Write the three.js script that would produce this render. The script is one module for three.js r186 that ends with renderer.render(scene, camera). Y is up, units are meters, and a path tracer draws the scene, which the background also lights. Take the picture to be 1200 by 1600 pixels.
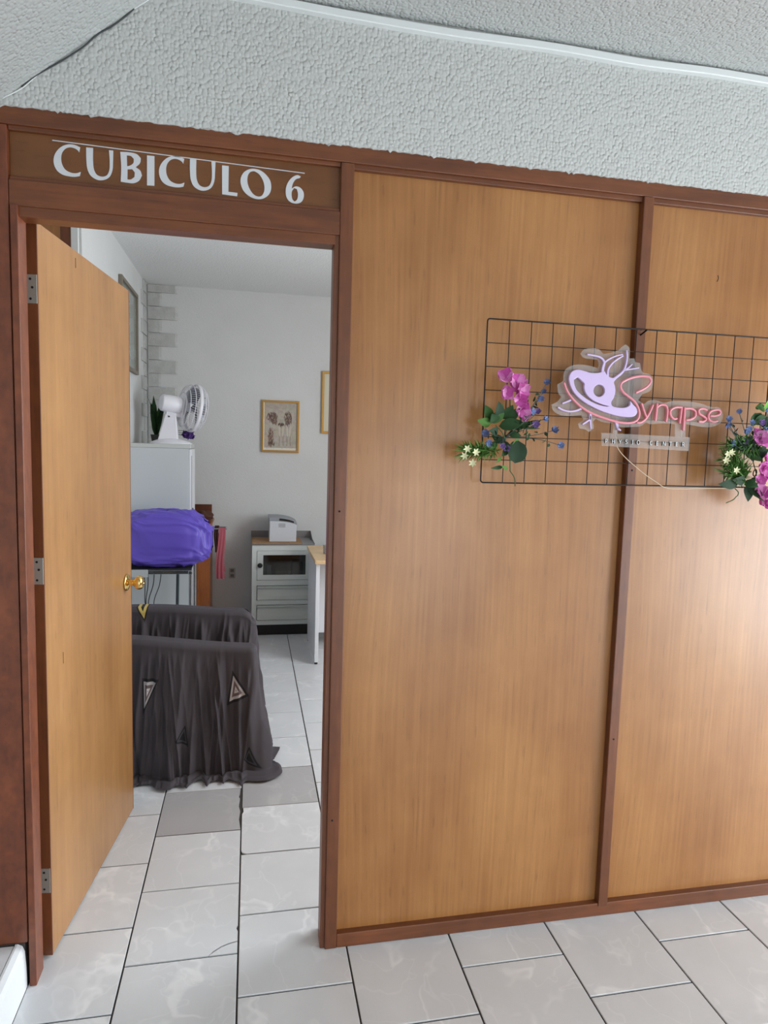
import * as THREE from 'three';
import { RoundedBoxGeometry } from 'three/addons/geometries/RoundedBoxGeometry.js';
import { TextGeometry } from 'three/addons/geometries/TextGeometry.js';
import { FontLoader } from 'three/addons/loaders/FontLoader.js';
import { mergeGeometries } from 'three/addons/utils/BufferGeometryUtils.js';
import { RectAreaLightUniformsLib } from 'three/addons/lights/RectAreaLightUniformsLib.js';

// ---------------------------------------------------------------- camera, sky, daylight, exposure
const scene = new THREE.Scene();
const camera = new THREE.PerspectiveCamera(2 * Math.atan(800 / 1036) * 180 / Math.PI, 0.75, 0.05, 200);
{
  const yaw = 0.2007, pitch = 0.09983, roll = 0.02918;
  const cy = Math.cos(yaw), sy = Math.sin(yaw), cp = Math.cos(pitch), sp = Math.sin(pitch), c = Math.cos(roll), s = Math.sin(roll);
  const fwd = new THREE.Vector3(sy * cp, -sp, -cy * cp), right = new THREE.Vector3(cy, 0, sy), up = new THREE.Vector3().crossVectors(right, fwd);
  const r2 = right.clone().multiplyScalar(c).addScaledVector(up, s), u2 = up.clone().multiplyScalar(c).addScaledVector(right, -s);
  camera.position.set(-0.0382, 1.5525, 1.8907);
  camera.quaternion.setFromRotationMatrix(new THREE.Matrix4().makeBasis(r2, u2, fwd.clone().negate()));
  camera.updateMatrixWorld();
}
const renderer = new THREE.WebGLRenderer({ antialias: true });
renderer.toneMapping = THREE.LinearToneMapping;
renderer.toneMappingExposure = 0.94;
renderer.shadowMap.enabled = true;
renderer.shadowMap.type = THREE.PCFSoftShadowMap;
RectAreaLightUniformsLib.init();
scene.background = new THREE.Color().setRGB(0.80, 0.90, 1.0);
scene.backgroundIntensity = 2.0;
// daylight entering by each window: one soft light the size of the opening
function daylight(w, h, x, y, z, tx, ty, tz, power) {
  const l = new THREE.RectAreaLight(new THREE.Color().setRGB(0.89, 0.955, 1.0), power, w, h);
  l.position.set(x, y, z); l.lookAt(tx, ty, tz); l.name = 'window_daylight'; scene.add(l);
}
daylight(0.5, 1.6, 1.55, 0.92, 4.15, 1.55, 0.92, 0, 13.0);     // glazed street door behind the viewer
daylight(2.2, 1.4, 3.55, 0.85, 1.9, 0, 0.85, 1.9, 12.6);         // hall window at the right
daylight(1.5, 1.5, 2.25, 1.65, -1.05, 0, 1.65, -1.05, 10.5);      // cubicle window at the right

// ---------------------------------------------------------------- helpers
function rng(seed) { let a = seed >>> 0; return () => { a = (a + 0x6D2B79F5) >>> 0; let t = a; t = Math.imul(t ^ (t >>> 15), t | 1); t ^= t + Math.imul(t ^ (t >>> 7), t | 61); return ((t ^ (t >>> 14)) >>> 0) / 4294967296; }; }
const hash = (x, y, s) => { let h = Math.imul(x | 0, 374761393) + Math.imul(y | 0, 668265263) + Math.imul(s | 0, 974711); h = Math.imul(h ^ (h >>> 13), 1274126177); return ((h ^ (h >>> 16)) >>> 0) / 4294967296; };
const mod = (a, n) => ((a % n) + n) % n;
function vnoise(x, y, px, py, s) {          // value noise that repeats after px, py cells
  const xi = Math.floor(x), yi = Math.floor(y), fx = x - xi, fy = y - yi, u = fx * fx * (3 - 2 * fx), v = fy * fy * (3 - 2 * fy);
  const g = (i, j) => hash(mod(xi + i, px), mod(yi + j, py), s);
  return (g(0, 0) * (1 - u) + g(1, 0) * u) * (1 - v) + (g(0, 1) * (1 - u) + g(1, 1) * u) * v;
}
function fbm(u, v, fx, fy, oct, s) { let t = 0, a = 0.5, n = 0; for (let i = 0; i < oct; i++) { t += a * vnoise(u * fx, v * fy, fx, fy, s + i); n += a; a *= 0.5; fx *= 2; fy *= 2; } return t / n; }
const clamp = (v, a, b) => Math.min(b, Math.max(a, v));
const mix = (a, b, t) => a + (b - a) * t;
const smooth = (a, b, x) => { const t = clamp((x - a) / (b - a), 0, 1); return t * t * (3 - 2 * t); };
function dataTex(w, h, f, srgb = true) {
  const d = new Uint8Array(w * h * 4);
  for (let j = 0; j < h; j++) for (let i = 0; i < w; i++) { const c = f((i + 0.5) / w, (j + 0.5) / h), k = (j * w + i) * 4; d[k] = clamp(c[0], 0, 255); d[k + 1] = clamp(c[1], 0, 255); d[k + 2] = clamp(c[2], 0, 255); d[k + 3] = 255; }
  const t = new THREE.DataTexture(d, w, h, THREE.RGBAFormat); t.wrapS = t.wrapT = THREE.RepeatWrapping; t.magFilter = THREE.LinearFilter; t.minFilter = THREE.LinearMipmapLinearFilter; t.generateMipmaps = true;
  if (srgb) t.colorSpace = THREE.SRGBColorSpace; t.needsUpdate = true; return t;
}
function canvasTex(w, h, draw) { const c = document.createElement('canvas'); c.width = w; c.height = h; draw(c.getContext('2d'), w, h); const t = new THREE.CanvasTexture(c); t.colorSpace = THREE.SRGBColorSpace; t.magFilter = THREE.LinearFilter; return t; }
const taken = {};
function numbered(n) { if (!(n in taken)) { taken[n] = 0; return n; } taken[n]++; return n + '_' + String(taken[n]).padStart(3, '0'); }
const V = (x, y, z) => new THREE.Vector3(x, y, z);
function shadowed(o) { o.traverse((m) => { if (m.isMesh) { m.castShadow = true; m.receiveShadow = true; } }); return o; }
function thing(name, label, category, pos = [0, 0, 0], turn = 0, group, kind) {
  const o = new THREE.Group(); o.name = numbered(name); o.position.set(...pos); o.rotation.y = turn; o.userData = { label, category };
  if (group) o.userData.group = group; if (kind) o.userData.kind = kind; scene.add(o); return o;
}
const setting = (name, label, category, pos) => { const o = thing(name, label, category, pos); o.userData.kind = 'structure'; return o; };
function part(parent, name, geo, mat, pos = [0, 0, 0], rot = [0, 0, 0], label) {
  const m = new THREE.Mesh(geo, mat); m.name = name; m.position.set(...pos); m.rotation.set(...rot); m.castShadow = m.receiveShadow = true; if (label) m.userData.label = label; parent.add(m); return m;
}
function solo(name, label, category, geo, mat, pos = [0, 0, 0], rot = [0, 0, 0], group, kind) {
  const m = new THREE.Mesh(geo, mat); m.name = numbered(name); m.position.set(...pos); m.rotation.set(...rot); m.castShadow = m.receiveShadow = true; m.userData = { label, category }; if (group) m.userData.group = group; if (kind) m.userData.kind = kind; scene.add(m); return m;
}
function metric(g, ox = 0, oy = 0, turn = false) {       // uv in metres, projected along each face's own axis
  g = g.index ? g.toNonIndexed() : g; g.computeVertexNormals !== undefined && !g.attributes.normal && g.computeVertexNormals();
  const p = g.attributes.position, n = g.attributes.normal, uv = new Float32Array(p.count * 2);
  for (let i = 0; i < p.count; i++) {
    const ax = Math.abs(n.getX(i)), ay = Math.abs(n.getY(i)), az = Math.abs(n.getZ(i)); let u, v;
    if (az >= ax && az >= ay) { u = p.getX(i); v = p.getY(i); } else if (ax >= ay) { u = p.getZ(i); v = p.getY(i); } else { u = p.getX(i); v = p.getZ(i); }
    if (turn) [u, v] = [v, u];
    uv[2 * i] = u + ox; uv[2 * i + 1] = v + oy;
  }
  g.setAttribute('uv', new THREE.BufferAttribute(uv, 2)); return g;
}
let uvSeed = 0;
function slab(x0, x1, y0, y1, z0, z1, r = 0, turn = false) {   // box between two corners, edges eased by r, uv in metres
  const w = x1 - x0, h = y1 - y0, d = z1 - z0; uvSeed++;
  const g = r ? new RoundedBoxGeometry(w, h, d, 1, r) : new THREE.BoxGeometry(w, h, d);
  g.translate((x0 + x1) / 2, (y0 + y1) / 2, (z0 + z1) / 2);
  return metric(g, hash(uvSeed, 1, 5) * 3, hash(uvSeed, 2, 5) * 3, turn);
}
function strip(g) { const o = g.index ? g.toNonIndexed() : g; for (const k of Object.keys(o.attributes)) if (!['position', 'normal', 'uv'].includes(k)) o.deleteAttribute(k); if (!o.attributes.uv) o.setAttribute('uv', new THREE.BufferAttribute(new Float32Array(o.attributes.position.count * 2), 2)); return o; }
const join = (list) => mergeGeometries(list.map(strip));
function tube(pts, r, seg, rad = 8, closed = false) { return new THREE.TubeGeometry(new THREE.CatmullRomCurve3(pts, closed, 'centripetal'), seg || pts.length * 5, r, rad, closed); }
function rod(a, b, r, rad = 8) { const d = b.clone().sub(a), g = new THREE.CylinderGeometry(r, r, d.length(), rad); g.applyQuaternion(new THREE.Quaternion().setFromUnitVectors(V(0, 1, 0), d.clone().normalize())); const m = a.clone().add(b).multiplyScalar(0.5); g.translate(m.x, m.y, m.z); return g; }
function grid(nu, nv, f, closedU = false) {                  // surface through f(u, v)
  const pos = [], uv = [], idx = [];
  for (let j = 0; j <= nv; j++) for (let i = 0; i <= nu; i++) { const q = f(i / nu, j / nv); pos.push(q[0], q[1], q[2]); uv.push(q[3] ?? i / nu, q[4] ?? j / nv); }
  for (let j = 0; j < nv; j++) for (let i = 0; i < nu; i++) { const a = j * (nu + 1) + i, b = a + 1, c = a + nu + 1, d = c + 1; idx.push(a, b, d, a, d, c); }
  const g = new THREE.BufferGeometry(); g.setAttribute('position', new THREE.Float32BufferAttribute(pos, 3)); g.setAttribute('uv', new THREE.Float32BufferAttribute(uv, 2)); g.setIndex(idx); g.computeVertexNormals();
  if (closedU) { const n = g.attributes.normal; for (let j = 0; j <= nv; j++) { const a = j * (nu + 1), b = a + nu, x = n.getX(a) + n.getX(b), y = n.getY(a) + n.getY(b), z = n.getZ(a) + n.getZ(b), l = Math.hypot(x, y, z) || 1; n.setXYZ(a, x / l, y / l, z / l); n.setXYZ(b, x / l, y / l, z / l); } }
  return g;
}
// outlines are lists of half millimetres on the wall: x, y, x, y ...
const half = (a) => { const o = []; for (let i = 0; i < a.length; i += 2) o.push(new THREE.Vector2(a[i] / 2000, a[i + 1] / 2000)); return o; };
function rounded(a, limit = 0.8) {                          // curve through an outline, sharp corners kept
  const p = half(a), n = p.length, corner = [];
  for (let i = 0; i < n; i++) { const q = p[(i + n - 1) % n], r = p[(i + 1) % n], d1 = p[i].clone().sub(q), d2 = r.clone().sub(p[i]); let t = Math.abs(d2.angle() - d1.angle()); if (t > Math.PI) t = 2 * Math.PI - t; if (t > limit) corner.push(i); }
  const v3 = (q) => V(q.x, q.y, 0), out = [];
  if (!corner.length) return new THREE.CatmullRomCurve3(p.map(v3), true, 'centripetal').getPoints(n * 4).slice(0, -1).map((q) => new THREE.Vector2(q.x, q.y));
  corner.forEach((c, k) => {
    const e = corner[(k + 1) % corner.length], run = []; let i = c; do { run.push(p[i]); i = (i + 1) % n; } while (i !== e); run.push(p[e]);
    const pts = run.length > 2 ? new THREE.CatmullRomCurve3(run.map(v3), false, 'centripetal').getPoints((run.length - 1) * 4) : run.map(v3);
    pts.slice(0, -1).forEach((q) => out.push(new THREE.Vector2(q.x, q.y)));
  });
  return out;
}
function plate(outline, holes, depth, bevel = 0) {
  const s = new THREE.Shape(outline); for (const h of holes) s.holes.push(new THREE.Path(h));
  return new THREE.ExtrudeGeometry(s, { depth, bevelEnabled: bevel > 0, bevelSize: bevel, bevelThickness: bevel, bevelSegments: 2, curveSegments: 6 });
}
const std = (o) => new THREE.MeshStandardMaterial(o), phy = (o) => new THREE.MeshPhysicalMaterial(o);
const srgb = (r, g, b) => new THREE.Color().setRGB(r / 255, g / 255, b / 255, THREE.SRGBColorSpace);

// ---------------------------------------------------------------- materials
function woodTex(w, h, lo, hi, seed, grainX, figure) {      // grain runs along v
  return dataTex(w, h, (u, v) => {
    const wob = (fbm(u, v, 3, 2, 2, seed + 40) - 0.5) * 0.05;
    const fine = fbm(u + wob, v, grainX, 6, 3, seed), broad = fbm(u + wob, v, 4, 3, 3, seed + 9), fig = fbm(u, v, 14, 22, 3, seed + 20), pore = vnoise((u + wob) * grainX * 3, v * 26, grainX * 3, 26, seed + 30);
    let t = 0.24 * fine + 0.40 * broad + figure * 1.5 * fig + (0.36 - figure * 1.5) * 0.5; t = clamp((t - 0.28) / 0.46, 0, 1);
    const k = 1 - 0.09 * smooth(0.78, 0.98, pore), g = 1 + (hash(u * 4096, v * 4096, seed) - 0.5) * 0.03;
    return [mix(lo[0], hi[0], t) * k * g, mix(lo[1], hi[1], t) * k * g, mix(lo[2], hi[2], t) * k * g];
  });
}
const withRepeat = (t, x, y) => { t.repeat.set(1 / x, 1 / y); return t; };
const M = {};
const veneer = withRepeat(woodTex(512, 1024, [143, 92, 47], [179, 127, 74], 3, 110, 0.10), 0.9, 1.9);
M.panel = phy({ map: veneer, roughness: 0.36, clearcoat: 0.25, clearcoatRoughness: 0.30 });
M.header = phy({ map: withRepeat(woodTex(512, 512, [100, 60, 28], [128, 80, 40], 13, 40, 0.10), 0.9, 0.9), roughness: 0.4, clearcoat: 0.15, clearcoatRoughness: 0.3 });
M.leaf = phy({ map: withRepeat(woodTex(512, 1024, [148, 102, 57], [180, 131, 79], 5, 60, 0.08), 0.8, 1.5), roughness: 0.36, clearcoat: 0.25, clearcoatRoughness: 0.28 });
const redTex = woodTex(512, 1024, [90, 49, 26], [132, 75, 42], 7, 50, 0.12);
M.frame = phy({ map: withRepeat(redTex, 0.35, 0.9), roughness: 0.42, clearcoat: 0.15, clearcoatRoughness: 0.3 });
M.stile = phy({ map: withRepeat(woodTex(256, 512, [96, 48, 28], [136, 74, 44], 17, 16, 0.26), 0.25, 0.5), roughness: 0.4, clearcoat: 0.2, clearcoatRoughness: 0.3 });
M.gap = std({ color: srgb(24, 18, 15), roughness: 0.9 });
M.cupboardWood = std({ map: withRepeat(woodTex(256, 512, [140, 78, 36], [182, 112, 58], 19, 30, 0.1), 0.5, 0.9), roughness: 0.4 });
const stipple = dataTex(1024, 1024, (u, v) => {              // sprayed plaster: rounded grains, each with a size of its own
  const n = 96, x = u * n, y = v * n, xi = Math.floor(x), yi = Math.floor(y); let h = 0;
  for (let j = -1; j <= 1; j++) for (let i = -1; i <= 1; i++) { const a = mod(xi + i, n), b = mod(yi + j, n), r = 0.55 + 0.5 * hash(a, b, 3), dx = xi + i + 0.15 + 0.7 * hash(a, b, 1) - x, dy = yi + j + 0.15 + 0.7 * hash(a, b, 2) - y, q = 1 - (dx * dx + dy * dy) / (r * r); if (q > 0) h = Math.max(h, Math.pow(q, 0.8) * (0.45 + 0.55 * hash(a, b, 4))); }
  h = h * 0.75 + 0.15 * vnoise(u * 34, v * 34, 34, 34, 5) + 0.1 * vnoise(u * 200, v * 200, 200, 200, 6); return [h * 255, h * 255, h * 255];
}, false);
M.plaster = std({ color: srgb(194, 195, 192), roughness: 0.92, bumpMap: withRepeat(stipple.clone(), 0.95, 0.95), bumpScale: 0.0045 });
M.plasterCeiling = std({ color: srgb(186, 188, 186), roughness: 0.92, bumpMap: withRepeat(stipple.clone(), 0.85, 0.85), bumpScale: 0.004 });
const orange = dataTex(512, 512, (u, v) => { const h = fbm(u, v, 70, 70, 3, 11); return [h * 255, h * 255, h * 255]; }, false);
const patchy = withRepeat(dataTex(512, 512, (u, v) => { const t = 0.97 + 0.05 * (fbm(u, v, 5, 5, 4, 61) - 0.5), g = 1 + 0.012 * (hash(u * 512, v * 512, 9) - 0.5); return [216 * t * g, 217 * t * g, 216 * t * g]; }), 1.7, 1.7);
M.wall = std({ map: patchy, roughness: 0.85, bumpMap: withRepeat(orange, 0.6, 0.6), bumpScale: 0.0007 });
M.brick = std({ map: withRepeat(dataTex(256, 256, (u, v) => { const t = 0.93 + 0.12 * (fbm(u, v, 10, 10, 4, 71) - 0.5) + 0.03 * (hash(u * 256, v * 256, 4) - 0.5); return [200 * t, 201 * t, 198 * t]; }), 0.4, 0.4), roughness: 0.85, bumpMap: withRepeat(orange.clone(), 0.3, 0.3), bumpScale: 0.002 });
M.cubicleCeiling = std({ color: srgb(226, 228, 228), roughness: 0.9, bumpMap: withRepeat(orange.clone(), 0.5, 0.5), bumpScale: 0.002 });
function marble(lo, hi, seed) {
  return dataTex(1024, 1024, (u, v) => {
    const wx = (fbm(u, v, 6, 6, 4, seed) - 0.5) * 0.22, wy = (fbm(u, v, 6, 6, 4, seed + 50) - 0.5) * 0.22;
    const r1 = 1 - Math.abs(2 * fbm(u + wx, v + wy, 4, 4, 4, seed + 7) - 1), r2 = 1 - Math.abs(2 * fbm(u + wy, v + wx, 9, 9, 3, seed + 77) - 1), cloud = fbm(u, v, 7, 7, 4, seed + 90);
    let t = 0.7 * smooth(0.92, 1.0, r1) * smooth(0.3, 0.62, cloud) + 0.3 * smooth(0.93, 1, r2) + 0.7 * (cloud - 0.3); t = clamp(t, 0, 1);
    return [mix(lo[0], hi[0], t), mix(lo[1], hi[1], t), mix(lo[2], hi[2], t)];
  });
}
M.tile = std({ map: withRepeat(marble([212, 213, 215], [234, 234, 235], 21), 1.05, 1.05), roughness: 0.28 });
M.tileDark = std({ map: withRepeat(marble([176, 174, 175], [190, 188, 188], 31), 1.05, 1.05), roughness: 0.3 });
M.grout = std({ color: srgb(66, 62, 60), roughness: 0.95 });
M.whitePaint = std({ color: srgb(226, 228, 230), roughness: 0.6 });
M.pvc = std({ color: srgb(222, 225, 224), roughness: 0.45 });
M.white = std({ color: srgb(226, 228, 232), roughness: 0.4 });
M.fanWhite = std({ color: srgb(232, 232, 238), roughness: 0.35 });
M.enamel = std({ color: srgb(208, 214, 210), roughness: 0.35 });
M.locker = std({ color: srgb(196, 202, 204), roughness: 0.45 });
M.black = std({ color: srgb(16, 16, 17), roughness: 0.5 });
M.darkGrey = std({ color: srgb(52, 53, 56), roughness: 0.5 });
M.wire = std({ color: srgb(22, 18, 18), roughness: 0.5, metalness: 0.2 });
M.steel = std({ color: srgb(190, 194, 198), roughness: 0.22, metalness: 1 });
M.hinge = std({ color: srgb(168, 168, 160), roughness: 0.45, metalness: 0.55 });
M.brass = std({ color: srgb(240, 206, 130), roughness: 0.14, metalness: 1 });
M.goldFrame = std({ color: srgb(188, 152, 92), roughness: 0.35, metalness: 0.75 });
M.glass = phy({ color: 0xffffff, roughness: 0.03, transmission: 1, thickness: 0, ior: 1.5 });
M.smokedGlass = phy({ color: srgb(186, 192, 190), roughness: 0.05, transmission: 1, thickness: 0, ior: 1.5 });
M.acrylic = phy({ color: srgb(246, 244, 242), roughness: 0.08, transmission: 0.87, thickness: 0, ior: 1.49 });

// outlines measured on the wall, in half millimetres
const TRACE = {"soma":[1851,3576,1808,3581,1775,3567,1761,3535,1769,3497,1798,3450,1856,3405,1946,3363,2049,3333,2132,3322,2196,3327,2213,3348,2206,3373,2181,3395,2167,3412,2166,3389,2141,3374,2097,3370,2046,3380,2038,3404,2052,3430,2060,3465,2055,3498,2047,3521,2063,3545,2028,3545,2009,3553,1995,3564,1985,3580,1969,3576,1945,3569,1895,3567],"loopHole":[1787,3525,1814,3542,1839,3525,1861,3504,1861,3478,1878,3445,1918,3413,1982,3390,2040,3378,2008,3374,1945,3386,1881,3412,1835,3441,1809,3465,1792,3498],"ring":[1995,3469,1993,3454,1985,3441,1973,3433,1959,3429,1944,3431,1931,3439,1921,3451,1918,3466,1920,3480,1927,3493,1939,3502,1954,3506,1969,3503,1982,3496,1991,3484],"dendrites":[[1974,3562,1975,3602,1981,3636,1964,3657,1932,3668,1870,3675],[1984,3636,2014,3657,2057,3677,2097,3687],[2009,3553,2009,3592,2029,3627,2064,3657,2101,3679],[2047,3538,2083,3565,2110,3592,2123,3626,2128,3672,2122,3711],[2113,3595,2143,3613,2164,3634],[2125,3598,2169,3606,2210,3614],[1779,3404,1728,3383],[1850,3357,1817,3344,1774,3338,1730,3346,1702,3359],[1911,3333,1912,3299,1889,3281,1865,3266],[1911,3316,1915,3271,1920,3243],[2080,3294,2099,3249,2116,3238],[2087,3288,2095,3266,2099,3240]],"swash":[1730,3500,1751,3457,1794,3408,1859,3360,1936,3326,2019,3303,2103,3286,2174,3285,2217,3302,2231,3334,2222,3374,2193,3413,2149,3443,2113,3467,2095,3495,2099,3518,2130,3539,2185,3559,2242,3567,2282,3560,2293,3538,2273,3508,2236,3484,2202,3468],"word":[[[2244,3401,2261,3363,2282,3322],[2319,3396,2300,3349,2274,3309,2244,3290,2224,3289]],[[2348,3405,2347,3356,2344,3307],[2347,3384,2374,3401,2406,3398,2419,3379,2421,3338,2417,3304]],[[2515,3391,2474,3389,2443,3370,2446,3339,2471,3319,2487,3322],[2517,3391,2514,3341,2510,3297]],[[2538,3389,2540,3321,2539,3254],[2545,3386,2586,3386,2614,3369,2614,3340,2586,3321,2557,3316]],[[2691,3382,2663,3389,2637,3380,2642,3359,2673,3342,2693,3327,2676,3311,2646,3310]],[[2724,3347,2763,3350,2789,3365,2781,3383,2748,3384,2716,3370,2706,3343,2717,3320,2748,3312,2771,3317]]],"backing":[1733,3518,1698,3494,1707,3444,1727,3423,1704,3394,1668,3375,1679,3342,1727,3316,1795,3313,1863,3321,1877,3293,1844,3269,1855,3241,1893,3236,1919,3223,1949,3244,1940,3284,1958,3301,1997,3286,2074,3277,2075,3216,2107,3217,2103,3266,2126,3258,2190,3261,2261,3269,2292,3290,2320,3283,2410,3291,2492,3289,2499,3200,2570,3202,2569,3292,2671,3279,2756,3282,2814,3311,2821,3364,2793,3400,2733,3403,2671,3419,2599,3429,2528,3431,2457,3428,2411,3416,2346,3429,2295,3421,2273,3400,2231,3424,2257,3461,2307,3484,2323,3541,2300,3580,2247,3593,2226,3645,2194,3649,2186,3671,2154,3669,2150,3731,2123,3750,2099,3734,2081,3716,1982,3688,1950,3712,1857,3706,1834,3680,1854,3659,1947,3650,1956,3619,1951,3602,1875,3615,1807,3614,1753,3592,1734,3558],"strip":[2001,3220,2007,3142,2601,3126,2601,3211],"glyphs":{"C":[-945,4580,-971,4589,-1002,4588,-1033,4574,-1059,4546,-1072,4513,-1070,4479,-1055,4452,-1030,4437,-999,4432,-971,4433,-949,4439,-944,4460,-965,4451,-991,4451,-1016,4462,-1032,4486,-1037,4517,-1031,4546,-1014,4567,-994,4575,-974,4573,-958,4565,-950,4555],"U":[-916,4583,-883,4584,-884,4519,-880,4479,-866,4454,-841,4447,-818,4456,-806,4481,-803,4522,-806,4582,-785,4582,-787,4524,-791,4482,-806,4449,-835,4431,-864,4429,-895,4445,-911,4475,-916,4521],"B":[-751,4580,-707,4582,-669,4577,-650,4559,-654,4535,-676,4512,-653,4497,-645,4474,-659,4447,-685,4431,-720,4430,-750,4432,-747,4505],"b1":[-719,4566,-699,4565,-685,4552,-687,4531,-705,4516,-718,4512],"b2":[-716,4497,-693,4500,-680,4485,-682,4462,-700,4448,-717,4446],"I":[-619,4577,-582,4577,-583,4428,-620,4427],"L":[-238,4568,-203,4568,-204,4436,-156,4435,-158,4417,-237,4420],"O":[22,4490,21,4470,15,4451,3,4435,-13,4423,-32,4415,-53,4413,-74,4416,-94,4424,-112,4436,-127,4452,-136,4471,-141,4491,-140,4511,-133,4530,-122,4546,-106,4558,-87,4566,-66,4568,-45,4566,-25,4558,-7,4545,8,4529,18,4511],"o":[-15,4487,-14,4471,-16,4455,-21,4443,-28,4433,-38,4428,-49,4427,-61,4430,-73,4437,-84,4449,-93,4463,-100,4479,-104,4495,-105,4512,-103,4527,-98,4540,-91,4549,-81,4554,-70,4556,-58,4552,-46,4545,-35,4534,-26,4520,-19,4504],"six":[180,4555,162,4560,132,4543,108,4508,100,4472,106,4437,125,4416,155,4409,186,4422,199,4449,196,4476,178,4496,154,4500,132,4486,140,4517,156,4539,176,4547],"hole":[133,4469,145,4491,160,4487,167,4461,162,4431,149,4420,137,4431]}};

// ---------------------------------------------------------------- floor: square tiles in running bond, each a piece
const TX = -0.0616, TS = 0.33, GAP = 0.0056, TH = 0.008;
const floor = setting('floor', 'pale grey marbled ceramic tile floor laid in running bond', 'floor');
part(floor, 'grout_bed', slab(-2.1, 3.75, -0.12, -0.0042, -4.0, 4.35), M.grout);
function tileGeo(x0, x1, z0, z1, seed) {                  // eased top edge, 18 triangles, uv in metres with an offset of its own
  const c = 0.0014, y0 = -TH, y1 = 0, pos = [], ring = (i, y) => [[x0 + i, y, z1 - i], [x1 - i, y, z1 - i], [x1 - i, y, z0 + i], [x0 + i, y, z0 + i]];
  const A = ring(0, y0), B = ring(0, y1 - c), C = ring(c, y1), quad = (a, b, d, e) => pos.push(...a, ...b, ...d, ...a, ...d, ...e);
  for (let k = 0; k < 4; k++) { const l = (k + 1) % 4; quad(A[k], A[l], B[l], B[k]); quad(B[k], B[l], C[l], C[k]); }
  quad(C[0], C[1], C[2], C[3]);
  const g = new THREE.BufferGeometry(); g.setAttribute('position', new THREE.Float32BufferAttribute(pos, 3)); g.computeVertexNormals();
  return metric(g, hash(seed, 3, 1), hash(seed, 4, 1), hash(seed, 5, 1) > 0.5);
}
const full = Array.from({ length: 14 }, (_, i) => tileGeo(-TS / 2 + GAP / 2, TS / 2 - GAP / 2, -TS / 2 + GAP / 2, TS / 2 - GAP / 2, i + 1));
const tileShape = (pts, seed) => { const g = new THREE.ExtrudeGeometry(new THREE.Shape(pts.map(([x, z]) => new THREE.Vector2(x, -z))), { depth: TH - 0.001, bevelEnabled: true, bevelSize: 0, bevelThickness: 0.001, bevelSegments: 1 }); g.rotateX(-Math.PI / 2); g.translate(0, -TH, 0); g.computeVertexNormals(); return metric(g, hash(seed, 3, 1), hash(seed, 4, 1)); };
{
  const tr = rng(44), outer = []; let n = 0;
  for (let c = -5; c <= 11; c++) {
    const x0 = TX + c * TS, x1 = x0 + TS, zb = Math.abs(c) % 2 ? -1.02 : -0.854;
    for (let k = -10; k < 16; k++) {
      const z0 = zb + k * TS, z1 = z0 + TS;
      for (const [bx0, bx1, bz0, bz1] of [[-1.55, 2.3, -3.85, -0.06], [-0.646, 3.6, -0.06, 4.2]]) {
        let a0 = Math.max(x0, bx0), a1 = Math.min(x1, bx1), b0 = Math.max(z0, bz0), b1 = Math.min(z1, bz1);
        if (z0 < -0.06 && z1 > -0.06 && x0 >= -0.73 && x1 <= 2.3) { if (bz0 === -0.06) continue; b1 = z1; if (x0 < -0.65) a0 = -0.646; }
        if (a1 - a0 < 0.02 || b1 - b0 < 0.02) continue;
        n++;
        const dark = (c === -1 && k === 0) || (c === 0 && k === -1), mat = dark ? M.tileDark : M.tile;
        const whole = a0 === x0 && a1 === x1 && b0 === z0 && b1 === z1, dy = (tr() - 0.5) * 0.0008;
        const X0 = x0 + GAP / 2, X1 = x1 - GAP / 2, Z0 = z0 + GAP / 2, Z1 = z1 - GAP / 2;
        if (c === -1 && k === 0) {                         // edge crumbled along the joint
          part(floor, 'tile', tileShape([[X0, Z0], [X1 - 0.004, Z0], [X1 - 0.006, Z0 + 0.05], [X1 - 0.011, Z0 + 0.07], [X1 - 0.005, Z0 + 0.09], [X1 - 0.009, Z0 + 0.15], [X1 - 0.003, Z0 + 0.19], [X1 - 0.007, Z0 + 0.25], [X1 - 0.002, Z0 + 0.3], [X1, Z1], [X0, Z1]].reverse(), 91), mat);
        } else if (c === -1 && k === 2) {                  // tile with a corner broken off, the piece still in place
          const e = [[X1 - 0.085, Z1], [X1 - 0.074, Z1 - 0.016], [X1 - 0.05, Z1 - 0.034], [X1 - 0.028, Z1 - 0.043], [X1, Z1 - 0.05]];
          part(floor, 'tile', tileShape([[X0, Z0], [X1, Z0], [X1, Z1 - 0.12], [X1 - 0.005, Z1 - 0.105], [X1, Z1 - 0.09], ...e.slice().reverse(), [X0, Z1]].reverse(), 92), mat);
          part(floor, 'tile_corner', tileShape([...e.map(([x, z]) => [x + 0.0022, z + 0.0052]).map(([x, z]) => [Math.min(x, X1), Math.min(z, Z1)]), [X1, Z1]].reverse(), 92), mat);
        } else if (c === 0 && k === 0) {
          part(floor, 'tile', tileShape([[X0 + 0.014, Z1 - 0.003], [X0 + 0.004, Z1 - 0.009], [X0, Z1 - 0.024], [X0, Z0 + 0.05], [X0 + 0.006, Z0 + 0.03], [X0 + 0.004, Z0], [X1, Z0], [X1, Z1], [X0 + 0.02, Z1]], 93), mat);
        } else if (z0 > 2.75) outer.push(tileGeo(a0 + GAP / 2, a1 - GAP / 2, b0 + GAP / 2, b1 - GAP / 2, n + 50));
        else if (whole) part(floor, 'tile', full[Math.floor(tr() * 14)], mat, [(x0 + x1) / 2, dy, (z0 + z1) / 2]);
        else part(floor, 'tile', tileGeo(a0 + GAP / 2, a1 - GAP / 2, b0 + GAP / 2, b1 - GAP / 2, n + 50), mat, [0, dy, 0]);
      }
    }
  }
  const rest = part(floor, 'tile_field', join(outer), M.tile); rest.userData.kind = 'stuff';
}

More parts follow.
